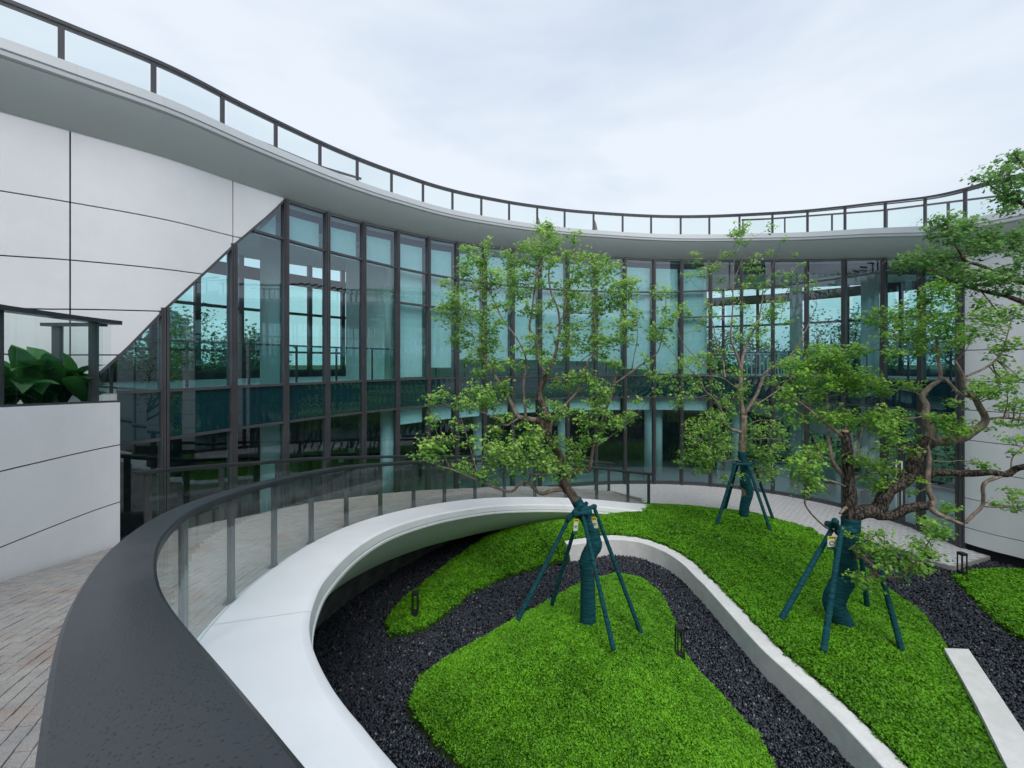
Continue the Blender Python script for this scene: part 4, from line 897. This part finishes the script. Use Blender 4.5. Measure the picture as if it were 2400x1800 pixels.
CL1 = [(320,90,50),(450,70,55),(290,180,50),(380,180,60),(450,150,50),(270,250,40),(440,230,50),(320,280,60),(420,330,50),(140,345,45),(180,470,60),(280,400,40),(380,400,60),(450,420,50),(130,560,60),(250,520,80),(330,560,70),(400,640,60),(480,560,60),(100,630,30),(230,650,70),(300,720,60),(230,790,60),(480,700,70),(290,830,50),(430,770,60),(520,800,60),(500,280,60),(560,330,70),(640,300,60),(620,130,50),(650,210,50),(680,330,70),(740,60,50),(830,80,80),(740,180,70),(850,160,70),(900,60,60),(1000,40,70),(1000,150,50),(1140,20,30),(1080,150,50),(790,290,70),(680,430,70),(750,430,60),(600,520,70),(560,640,50),(780,540,60),(880,360,60),(950,200,60),(860,560,60),(950,500,50),(1010,350,40),(1180,160,50),(1180,230,70),(1280,150,60),(1330,210,60),(1410,160,40),(1290,260,70),(1400,250,60),(1470,220,40),(1130,340,60),(1250,340,60),(1370,330,50),(1140,440,90),(1230,480,80),(1120,530,70),(1330,480,60),(1330,540,60),(1450,420,70),(1490,380,70),(1560,350,60),(1620,340,40),(1500,500,50),(1600,440,50),(1540,560,50),(1450,540,40),(1330,590,50),(1300,660,40),(1100,660,50),(1180,680,50),(1080,760,60),(1160,800,60),(1280,760,60),(1360,780,60),(1300,830,60),(1410,820,50),(1480,680,60),(1560,700,60),(1600,640,50),(1480,780,50),(1560,800,50),(820,780,60),(820,850,60),(1000,800,40),(780,880,40),(920,880,50),(960,700,40),(930,970,60),(1060,900,60),(1100,870,50),(400,880,60),(500,870,60),(340,920,50),(440,960,70),(540,950,50),(420,1040,50),(550,1010,40),(650,960,40),(740,1000,40),(690,860,30),(1240,870,40),(1360,900,60),(1440,950,40),(1480,980,40),(1200,1060,50),(1120,1090,60),(1270,1090,50),(1350,1200,70),(1290,1130,50),(1400,1180,50),(1150,1140,40),(1010,1120,50),(1080,1160,40),(1310,1300,70),(1350,1340,60),(1380,1270,50),(60,1240,50),(140,1210,50),(30,1290,25),(270,1270,60),(330,1190,50),(390,1180,60),(440,1280,60),(350,1300,50),(470,1230,60),(480,1290,40),(540,1150,50),(620,1140,40),(590,1210,50),(640,1180,30),(550,1300,40),(1000,1300,60),(1020,1350,60),(1090,1340,50),(950,1380,50),(1160,1340,30),(1220,1400,60),(1320,1440,50),(1350,1480,40),(1440,1400,50),(1500,1440,50),(1560,1390,50),(1610,1370,40),(1630,1270,30),(1240,1440,40),(800,1300,30),(640,1390,40),(550,1400,40),(520,1490,50),(560,1560,30),(750,1460,40),(830,1500,50),(860,1530,50),(800,1560,50),(850,1600,60),(720,1590,40),(650,1610,60),(640,1650,40),(960,1600,50),(1030,1560,40),(1120,1600,50),(1240,1600,50),(1330,1540,40),(1220,1540,40),(40,1380,30),(40,1420,30),(270,1490,30),(200,1430,30),(360,1470,25),(370,1560,40),(120,1560,40),(30,1590,50),(190,1560,20),(60,1640,40),(150,1640,30),(310,1620,25),(480,1630,50),(540,1640,30),
 (1560,300,30),(1640,560,40),(1740,1060,40),(1790,700,60),(1850,650,50),(1900,700,40),(1780,780,50),(1860,780,40),(1900,600,40),(1850,560,40),(920,-60,60),(960,-100,45),(870,-70,40),(960,-20,60),(1150,-30,30),(1800,430,40),(1880,420,40),(1790,1190,30),(1690,960,40)]
CL1b = [(800,450,50),(880,400,60),(880,470,50),(950,370,40),(850,240,30),(1030,530,30),(1090,560,40),(1080,510,30),(1210,440,40),(1280,440,50),(1340,470,70),(1400,440,70),(1450,500,60),(1380,520,50),(1240,510,40),(1180,590,40),(1210,570,30),(1290,640,20),(1540,440,50),(1560,500,60),(1620,510,60),(1640,560,60),(1720,540,50),(1750,580,50),(1700,480,40),(1640,460,50),(1780,450,40),(1820,480,40),(1840,540,30)]
cl = [(*f3(c), c[2] * .3014) for c in CL1] + [(*f5(c), c[2] * .36166) for c in CL1b]
f8 = C3((1150, 1100))
wrap1 = [f8(p) for p in ((757,1215),(757,1180),(757,1080),(755,1000),(755,900),(752,830),(745,720),(772,650),(808,590),(800,540),(790,470),(760,420),(728,350),(690,285),(662,235))]
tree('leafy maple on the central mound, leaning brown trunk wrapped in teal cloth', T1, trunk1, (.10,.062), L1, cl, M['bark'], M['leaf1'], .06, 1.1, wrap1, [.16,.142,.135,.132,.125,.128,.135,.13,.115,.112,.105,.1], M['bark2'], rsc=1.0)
stakes('teal wrapped tripod stakes propping the tree on the central mound', T1, [(1334,1213,7.45),(1351,1225,7.75),(1362,1190,7.45),(1392,1188,7.65)], [(1220,1441,7.15),(1296,1408,8.35),(1434,1506,6.75),(1499,1475,7.55)],
  [((1331,1218,7.42),(1362,1182,7.45),.045),((1362,1196,7.42),(1394,1187,7.66),.04),((1374,1180,7.62),(1352,1217,7.74),.035),((1345,1205,7.4),(1385,1200,7.4),.045)])
tagcard(1351, 1222, 7.35, .08, .2, 'cream and green care tag hanging left of the central tree trunk', .3); tagcard(1393, 1218, 7.5, .09, .18, 'cream and green care tag hanging right of the central tree trunk', -.3)

# --- slender tree at the back
f4, f5p = C3((1480, 560)), C3((1480, 880))
T2 = 12.75
trunk2 = [(1747,1200),(1747,1121),(1745,1091),(1739,1061),(1739,1031),(1742,1000),(1744,973)]
L2 = [([(1744,975),(1736,937),(1736,891),(1739,846),(1748,816),(1760,785),(1777,753),(1784,717),(1788,680)],.075,.012,.4),
 ([(1737,880),(1735,861),(1724,825),(1713,795),(1715,753),(1718,705),(1717,650),(1722,600),(1722,560)],.05,.008,-.3),
 ([(1746,968),(1751,961),(1775,922),(1793,876),(1814,858),(1842,843),(1866,816),(1884,783),(1902,744),(1915,715)],.06,.008,-.5),
 ([(1757,950),(1781,943),(1821,916),(1842,897),(1860,880)],.03,.008,.4),
 ([(1741,1015),(1733,1012),(1709,1003),(1694,982),(1688,955),(1667,928),(1653,916),(1640,888),(1625,870)],.055,.01,-.4),
 ([(1736,915),(1718,903),(1691,885),(1650,880),(1600,878)],.03,.006,-.6), ([(1700,885),(1697,870),(1695,846),(1679,801),(1673,765),(1664,732),(1662,690)],.032,.006,.5),
 ([(1660,865),(1643,849),(1610,816),(1591,783),(1585,740)],.02,.006,.3), ([(1640,888),(1600,850),(1570,820),(1550,800)],.016,.005,-.4),
 ([(1745,1030),(1790,1028),(1827,1030),(1860,1040)],.02,.006,-.4), ([(1746,1085),(1720,1078),(1690,1082),(1660,1070)],.022,.006,-.4), ([(1742,1000),(1780,985),(1815,985),(1840,975)],.02,.006,.3),
 ([(1718,690),(1700,640),(1690,600)],.012,.004,.2), ([(1718,660),(1740,610),(1752,570)],.012,.004,-.2), ([(1784,720),(1800,660),(1815,610)],.012,.004,.2), ([(1739,846),(1770,830),(1810,810)],.012,.004,-.2)]
CL2 = [(490,130,40),(510,180,25),(710,130,25),(760,110,40),(880,20,40),(830,20,25),(1080,110,25),(1160,10,25),(970,130,25),(1280,125,20),(1320,200,20),(660,230,60),(570,290,50),(440,290,40),(520,240,25),(960,220,50),(880,200,30),(920,300,50),(700,310,40),(1130,270,30),(1240,280,40),(1190,350,30),(1340,290,25),(1280,380,30),(1400,370,50),(880,380,40),(1010,360,50),(780,460,30),(680,410,30),(440,580,60),(400,540,40),(640,580,50),(540,640,40),(600,530,30),(880,540,50),(1140,500,60),(1080,560,60),(1050,600,60),(1130,600,50),(960,670,50),(990,720,60),(1200,650,40),(800,660,40),(880,790,50),(840,770,30),(940,760,50),(1050,820,40),(500,700,30),(610,900,60),(560,920,50),(460,940,50),(620,960,50),(380,980,60),(520,1000,60),(300,1040,50),(430,1060,50),(200,1080,40),(260,1120,40),(480,1110,50),(490,1160,50),(650,1030,40),(740,880,30),(840,1060,40),(870,1140,40),(830,1200,50),(850,1250,40),(780,1020,30),(640,1130,40),(720,1200,40),(330,1160,50),(360,1270,60),(440,1240,40),(760,1280,50),(700,1280,30),(600,1230,30),(1000,1300,40),(1040,1340,50),(1120,980,40),(1060,1110,40),(1110,1110,40),(1150,1210,30),(1300,870,40),(820,-70,45),(880,-100,35),(830,-40,35),(860,-50,40),(1090,-90,30),(790,-30,30)]
CL2b = [(620,310,60),(560,360,70),(480,380,50),(640,380,60),(700,340,60),(760,290,50),(560,440,80),(470,470,60),(640,470,80),(700,520,60),(480,560,60),(560,580,80),(430,620,60),(640,600,80),(540,660,70),(420,670,50),(600,710,60),(520,740,40),(720,580,50),(750,470,50),(690,640,40),(760,560,30),(950,440,60),(1020,450,60),(1100,420,60),(930,570,50),(980,600,50),(1060,600,60),(1120,580,50),(1150,540,50),(1060,660,40),(1080,740,60),(1040,800,50),(1120,760,40),(940,700,40),(700,790,30),(740,830,25),(850,640,30),(830,780,30),(870,850,25),(1000,740,40),(1160,440,50)]
cl = [(*f4(c), c[2] * .3014) for c in CL2] + [(*f5p(c), c[2] * .3014) for c in CL2b]
wrap2 = [f5p(p) for p in ((882,1185),(880,1120),(875,1040),(890,970),(905,900),(885,820),(890,760),(880,700),(862,640),(855,590))]
tree('slender open maple at the back beside the pale paving', T2, trunk2, (.11,.085), L2, cl, M['bark2'], M['leaf1'], .072, .5, wrap2, [.15,.135,.13,.15,.155,.14,.13,.115,.105], M['bark2'], seg=8)
stakes('teal wrapped tripod stakes propping the slender tree near the glass', T2, [(1724,1086,12.5),(1730,1084,13.0),(1752,1086,12.5),(1764,1082,13.0)], [(1678,1236,12.2),(1697,1202,13.8),(1811,1260,11.7),(1817,1231,12.9)],
  [((1722,1088,12.5),(1762,1088,12.5),.045),((1727,1083,13.0),(1766,1081,13.0),.04)], .045)

# --- gnarled tree, right
f6, f7, f8c = C3((1900, 880)), C3((1600, 900), .36166), C3((1800, 300), .36166)
T3 = 7.45
trunk3 = [(1983,1316),(1990,1247),(1994,1220),(1990,1196),(1993,1166),(1990,1136),(1987,1091),(1987,1055),(1983,1025),(1980,1011)]
L3 = [
 ([(1992,1205),(2010,1203),(2027,1199),(2057,1194),(2069,1169),(2087,1145),(2111,1133),(2132,1109),(2141,1085),(2159,1055),(2180,1030)],.125,.10,-.2),
 ([(2178,1032),(2180,1003),(2168,979),(2171,952),(2162,928),(2183,904),(2204,886),(2199,842),(2194,792)],.078,.018,.3),
 ([(2178,1034),(2219,1033),(2256,1027),(2289,1006),(2310,985),(2295,952),(2283,931),(2262,910),(2256,880),(2238,846)],.088,.02,-.5),
 ([(2280,932),(2255,925),(2240,914),(2220,892),(2205,885)],.028,.02,.2), ([(2256,885),(2306,864),(2342,835),(2357,799),(2371,748)],.022,.006,-.3),
 ([(2308,983),(2352,979),(2400,984),(2440,975)],.026,.014,-.3), ([(2138,1118),(2171,1115),(2201,1106),(2262,1110),(2322,1107),(2358,1112),(2382,1098),(2400,1094),(2450,1080)],.072,.04,-.6),
 ([(2352,1114),(2307,1133),(2305,1166),(2301,1187),(2280,1208),(2262,1226)],.028,.026,.1), ([(2304,1187),(2350,1189),(2400,1189),(2430,1180)],.016,.008,-.3), ([(2370,1100),(2372,1075),(2385,1060),(2400,1045)],.012,.005,0),
 ([(2050,1203),(2063,1208),(2096,1207),(2123,1193),(2156,1187),(2183,1184)],.09,.066,-.3), ([(2180,1186),(2186,1172),(2174,1142),(2176,1091),(2177,1067),(2172,1045)],.052,.03,.1), ([(2180,1187),(2189,1199),(2219,1214),(2256,1229)],.05,.026,-.2),
 ([(1980,1022),(1965,1015),(1939,994),(1912,973),(1902,964),(1860,931),(1835,905)],.046,.01,.3), ([(1982,1118),(1975,1112),(1954,1085),(1945,1049),(1941,1012),(1938,970),(1938,931),(1924,898),(1918,860)],.045,.009,.4),
 ([(1948,1080),(1924,1067),(1916,1050),(1905,1020)],.014,.005,-.2), ([(1985,1142),(1957,1130),(1924,1121),(1915,1112)],.022,.009,-.3), ([(1998,1105),(2010,1060),(2018,1020),(2022,1000)],.02,.008,.3), ([(1995,1125),(2015,1115),(2040,1108),(2085,1110),(2110,1100)],.024,.01,.2),
 ([(1990,1200),(1983,1190),(1975,1197),(1968,1203)],.03,.02,-.2), ([(1994,1175),(2012,1150),(2045,1154)],.014,.006,-.1), ([(2001,1287),(1983,1258),(1960,1246),(1936,1236),(1904,1207),(1886,1178),(1893,1153),(1886,1135),(1888,1100)],.026,.008,-.4),
 ([(1993,1275),(2001,1287),(2019,1305),(2048,1327),(2056,1348),(2085,1352),(2117,1352)],.05,.012,-.9), ([(2056,1345),(2075,1320),(2100,1340)],.01,.005,-.2), ([(2117,1352),(2150,1310),(2180,1265),(2195,1235)],.012,.005,-.2),
 ([(2166,975),(2140,980),(2115,978)],.018,.008,-.2), ([(2162,930),(2140,918),(2105,913),(2080,915)],.018,.006,.2), ([(2140,1075),(2115,1055),(2090,1050)],.02,.006,-.3), ([(2120,1120),(2095,1072),(2090,1062)],.012,.005,.1), ([(2182,1080),(2220,1082),(2260,1080),(2310,1090)],.012,.004,-.1), ([(2194,795),(2170,760),(2140,740)],.012,.004,.2),([(2197,830),(2150,800),(2100,790)],.013,.004,-.2)]
CL3 = [(60,60,60),(150,100,50),(300,50,70),(350,120,70),(430,80,70),(520,100,60),(560,60,50),(580,130,50),(40,200,50),(170,330,60),(280,330,60),(340,370,50),(420,340,70),(480,330,60),(560,310,60),(640,310,60),(700,300,40),(600,400,70),(700,370,50),(520,430,60),(620,460,60),(480,380,50),(680,520,40),(560,560,40),(640,590,30),(790,590,40),(760,80,40),(700,60,40),(820,90,40),(840,480,30),(960,330,50),(1050,330,60),(1100,350,40),(1110,440,60),(1160,420,50),(1080,490,40),(1200,440,40),(1130,220,40),(360,640,60),(430,680,60),(500,700,60),(560,720,50),(640,760,50),(700,770,40),(480,800,50),(540,850,60),(500,880,40),(850,830,25),(790,900,25),(1250,670,30),(1310,690,30),(1360,700,15),(1030,1040,60),(1100,1040,40),(920,1140,50),(1000,1170,50),(1050,1210,50),(900,1200,40),(960,1240,50),(840,1290,40),(870,1340,50),(950,1370,50),(900,1400,50),(800,1340,50),(740,1400,50),(760,1470,50),(820,1500,60),(740,1510,50),(880,1490,40),(380,1250,60),(440,1280,60),(500,1240,50),(560,1240,40),(620,1330,40),(480,1340,60),(540,1380,60),(420,1340,50),(600,1430,50),(580,1500,50),(540,1410,40),(280,1230,25),(350,1570,50),(400,1600,60),(470,1620,60),(1280,100,50),(1340,60,60),(1400,100,60),(1380,150,50),(1300,140,40),(1470,130,40),(1540,60,50),(1520,100,40),(1600,220,60),(1540,220,50),(1640,270,30),(1500,240,30),(1270,370,30),(1370,410,25),(1500,370,30),(1560,370,40),(1620,380,40),(1590,510,40),(1640,500,30),(1590,590,20),(1420,990,25),(1520,1010,40),(1590,920,50),(1620,980,50),(0,620,40),(30,720,50),(20,840,50),(60,880,25),(30,560,50),(100,540,40)]
CL3b = [(640,1220,40),(720,1200,40),(700,1260,50),(790,1230,50),(850,1270,50),(760,1330,40),(920,1180,50),(960,1240,60),(1050,1190,50),(1040,1270,60),(960,1320,50),(1130,1240,60),(880,1360,50),(1000,1370,50),(1120,1320,50),(1200,1290,60),(1230,1360,50),(1190,1400,50),(950,1430,50),(1060,1450,40),(780,1470,40),(830,1450,40),(1120,1010,50),(1060,1050,50),(1180,1050,50),(1140,1090,50),(1060,1100,40),(1030,1140,40),(1180,1130,40),(1440,1130,50),(1400,1180,40),(1500,1200,40),(1560,1180,40),(1640,1220,40),(1340,1220,40),(1330,1290,40),(1420,1270,50),(1310,1380,40),(1450,1340,50),(1550,1260,40),(1600,1400,40),(1460,1450,50),(1570,1440,40),(1500,1520,30),(1560,1600,50),(1620,1610,40),(1500,1640,40),(340,1450,50),(420,1520,50),(460,1460,50),(540,1450,50),(620,1430,40),(500,1560,60),(560,1620,60),(640,1600,50)]
CL3c = [(1240,990,60),(1300,960,60),(1340,1030,70),(1420,870,60),(1480,900,70),(1540,850,50),(1520,960,70),(1440,1000,70),(1400,1070,60),(1300,1070,50),(1220,960,40),(1600,920,50),(1600,1050,60),(1520,1080,60),(1640,1120,50),(1560,1140,40),(1240,1120,50),(1220,1200,50),(1180,1240,40),(1160,1290,50),(1240,1260,40),(1320,1140,40),(1420,1220,50),(1370,1380,40),(1480,1380,50),(1560,1400,60),(1620,1420,60),(1640,1340,30),(1290,1420,40),(1250,1380,40)]
CL3d = [(740,460,45),(720,510,45),(760,560,40),(760,600,40),(830,540,45),(850,480,40),(800,620,40),(860,680,30),(770,700,30)]
cl = [(*f6(c), c[2] * .3014) for c in CL3] + [(*f8c(c), c[2] * .36166) for c in CL3b] + [(*f4(c), c[2] * .3014) for c in CL3c] + [(*f7(c), c[2] * .36166) for c in CL3d]
wrap3 = [f7(p) for p in ((1055,1625),(1050,1570),(1010,1500),(985,1440),(985,1390),(1015,1320),(1058,1250),(1062,1180),(1050,1110),(1060,1050),(1085,960),(1090,870))]
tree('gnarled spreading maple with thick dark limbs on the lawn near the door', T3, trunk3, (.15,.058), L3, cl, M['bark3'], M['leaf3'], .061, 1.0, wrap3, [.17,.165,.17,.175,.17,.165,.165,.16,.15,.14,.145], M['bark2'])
MB().tube([at(1980,1012,T3), at(1980,1008,T3)], [.058,.056], 14).build('limb_stump', M['cut'], [o for o in bpy.data.objects if o.name == 'maple_tree.002'][0])
stakes('teal wrapped tripod stakes propping the gnarled tree', T3, [(1950,1240,7.2),(1972,1240,7.0),(2012,1250,7.9),(2050,1290,7.4)], [(1837,1440,6.95),(1932,1512,6.5),(2036,1450,8.3),(2110,1510,6.9)],
  [((1940,1228,7.15),(2000,1246,7.15),.05),((1957,1220,7.0),(1965,1250,7.2),.045),((1990,1240,7.3),(2020,1250,7.8),.045)], .045)
tagcard(1950, 1262, 7.0, .15, .17, 'cream and green care tag hanging by the gnarled tree', .1)

# --- dark-leaved tree whose boughs enter at the right edge; its trunk stands outside the picture
T4 = 6.4
trunk4 = [(2640,1620),(2630,1400),(2610,1200),(2600,1000),(2590,850),(2575,720)]
L4 = [([(2590,800),(2480,735),(2400,709),(2360,694),(2306,683),(2266,672),(2223,654),(2183,636),(2125,615)],.05,.007,.2), ([(2580,740),(2460,690),(2400,663),(2350,651),(2306,625),(2263,611),(2248,589),(2234,564),(2219,517)],.045,.006,-.2),
 ([(2470,690),(2400,597),(2342,578),(2300,575)],.022,.006,.2), ([(2575,720),(2500,560),(2400,481),(2364,459),(2335,445),(2306,423)],.04,.006,.1), ([(2490,555),(2440,430),(2400,390),(2379,361),(2377,352)],.03,.008,-.1), ([(2300,683),(2330,720),(2350,740)],.01,.004,.1), ([(2250,600),(2300,610),(2330,600)],.01,.004,.1)]
CL4 = [(1370,330,40),(1430,340,40),(1500,300,50),(1560,300,60),(1560,230,50),(1620,200,50),(1640,160,30),(1580,360,60),(1640,320,40),(1600,420,50),(1520,400,30),(1540,480,50),(1600,480,60),(1550,530,40),(1130,580,50),(1100,630,50),(1080,690,50),(1160,640,50),(1200,590,40),(1240,640,60),(1300,640,50),(1340,640,40),(1180,700,60),(1260,700,60),(1330,720,60),(1400,700,60),(1460,700,60),(1520,720,50),(1370,790,60),(1300,790,60),(1440,770,50),(1500,790,40),(1600,720,60),(1640,690,40),(1620,780,50),(850,890,50),(900,860,50),(960,830,50),(1000,870,50),(1050,830,50),(1020,900,50),(1110,830,50),(1100,890,50),(1160,850,50),(1160,930,50),(1230,930,60),(1300,950,60),(1260,990,50),(1350,960,60),(1400,1000,50),(1440,960,50),(1480,1010,50),(1550,990,50),(1600,930,60),(1640,870,50),(1560,1050,40),(1640,1080,40),(1330,1040,40),(1700,300,60),(1720,420,60),(1720,800,60),(1740,950,70),(1780,600,60),(1820,500,60)]
cl = [(*f8c(c), c[2] * .36166) for c in CL4]
tree('dark-leaved maple reaching in over the roofline from the picture edge', T4, trunk4, (.16,.07), L4, cl, M['bark'], M['leaf4'], .062, 1.1, None, None, M['bark'], rsc=1.0, spread=.35)

# ------------------------------------------------------------------ beyond the building: trees, hedge, towers
def far_tree(x, y, h, label, lsz=.15, nl=9000, bare=False, z0=-.9):
    e = empty('background_tree', (x, y, z0), label, 'tree', 'trees behind the building')
    mb = MB(); pts = np.array([(x, y, z0), (x + .1, y, z0 + h * .25), (x - .1, y + .1, z0 + h * .5)]); mb.tube(catmull(pts, 4), [.16]*5 + [.13]*4, 8, True, .05); tips = []
    for k in range(14):
        a = k * 2.4 + random.uniform(-.3, .3); s0 = np.array([x, y, z0 + h * random.uniform(.22, .5)]); r = h * random.uniform(.2, .36); e1 = s0 + np.array([math.cos(a) * r, math.sin(a) * r, h * random.uniform(.22, .48)])
        m1 = (s0 + e1) / 2 + np.array([math.cos(a) * r * .2, math.sin(a) * r * .2, -.05 * h]); t = np.linspace(0, 1, 7)[:, None]; b = (1-t)**2 * s0 + 2*t*(1-t)*m1 + t*t*e1; mb.tube(b, np.linspace(.07, .015, 7), 6, False, .05)
        for q in range(5):
            w = b[random.randint(3, 6)]; tip = w + np.array([random.gauss(0, .09), random.gauss(0, .09), random.uniform(.02, .14)]) * h; mb.tube([w, (w + tip) / 2 + rng.normal(0, .02 * h, 3), tip], [.022, .014, .006], 5, False); tips.append(tip)
            if bare:
                for z_ in range(3): u_ = tip + rng.normal(0, .06 * h, 3) + np.array([0, 0, .05 * h]); mb.tube([(w + tip) / 2, u_], [.01, .004], 4, False)
    mb.build('trunk', M['bark'], e, True)
    if not bare:
        T_ = np.array(tips); c = T_[rng.integers(0, len(T_), nl)] + rng.normal(0, .042 * h, (nl, 3)); nn = rng.normal(0, .6, (nl, 3)) + np.array([0, 0, .8]); nn /= np.linalg.norm(nn, axis=1)[:, None]
        leaves('crown', c, nn, lsz * rng.uniform(.6, 1.3, nl), rng.random(nl), M['leafbg'], e)
for i, u in enumerate((-1.6, 3.7, 16.0, 17.6, 19.0, 20.4, 21.9)):
    p = ring(u, -9.5 - (i % 3) * 1.5, 0); far_tree(p[0], p[1], 8.0 + (i % 3) * .7, ['dark leafy tree behind the slanted white wall end', 'thin leafy tree seen through the glass right of the pale column', 'leafy tree behind the right glass, farthest from the door', 'leafy tree with dark forked trunk behind the right glass', 'leafy tree behind the right glass, beside the round white column', 'leafy tree behind the upper right glass, near the dark boughs', 'leafy tree behind the glass nearest the right white wall'][i])
p = ring(.4, -11, 0); far_tree(p[0], p[1], 8.6, 'bare leafless tree seen through the left glass under the slanted wall', bare=True)
for x, y, lab in ((3.5,-3.5,'garden tree behind the viewpoint, mirrored in the middle spandrel glass'),(9.5,1.5,'garden tree right of the viewpoint, mirrored in the left glass'),(-1.0,-7.5,'garden tree far behind the viewpoint, mirrored in the upper glass')):
    far_tree(x, y, 6.2, lab, .09, 3500, z0=-.1)
def hedge(u0, u1, o, h, label, NH=20000):
    U = rng.uniform(u0, u1, NH); O = rng.normal(o, .5, NH); p = ring(U, 0, 0)
    k = np.clip((U + NL) * PER, 0, len(RING) - 1).astype(int); c = np.c_[p[:, 0] + RN[k, 0] * O, p[:, 1] + RN[k, 1] * O, -.9 + (h + .9) * rng.random(NH) ** .7 + .25 * np.sin(U * 5)]
    nn = rng.normal(0, .7, (NH, 3)) + np.array([0, 0, .7]); nn /= np.linalg.norm(nn, axis=1)[:, None]
    tag(leaves('hedge', c, nn, .17 * rng.uniform(.6, 1.3, NH), rng.random(NH), M['leafbg'], None), label, 'hedge')['kind'] = 'stuff'
hedge(-2.5, 5.2, -8.6, 5.2, 'dense green shrubs behind the left part of the glass building'); hedge(15.5, 24, -8.8, 4.6, 'dense green shrubs behind the right part of the glass building')
def tower(x, y, w, d, h, m, label):
    e = empty('tower_block', (x, y, -.95), label, 'building', 'distant tower blocks'); MB().box(-w/2, w/2, -d/2, d/2, -.95, h).build('facade', M[m], e).location = (x, y, 0)
    e.children[0].matrix_parent_inverse = Matrix.Translation((-x, -y, .95)); o = MB().box(-w/5, w/5, -d/5, d/5, h, h + 4).build('roof_house', M[m], e); o.location = (x, y, 0); o.matrix_parent_inverse = Matrix.Translation((-x, -y, .95))
D = 260
for px, w, h, m, lab in ((400, 12, 34, 'tower', 'blue-grey tower seen through the glass beside the bare tree'), (425, 9, 24, 'tower', 'lower grey tower right of the bare tree behind the glass'), (576, 11, 15, 'tower', 'small distant block seen through glass beside the column'), (606, 8, 20, 'tower', 'slim distant tower partly hidden by the column')):
    tower((px - 1200) / FPX * D, D, w, 14, h, m, lab)
tower(-38, -70, 24, 16, 60, 'tower2', 'tan residential tower reflected in the upper glass'); tower(10, -95, 22, 16, 70, 'tower2', 'tall residential tower beyond the courtyard, mirrored in the facade')
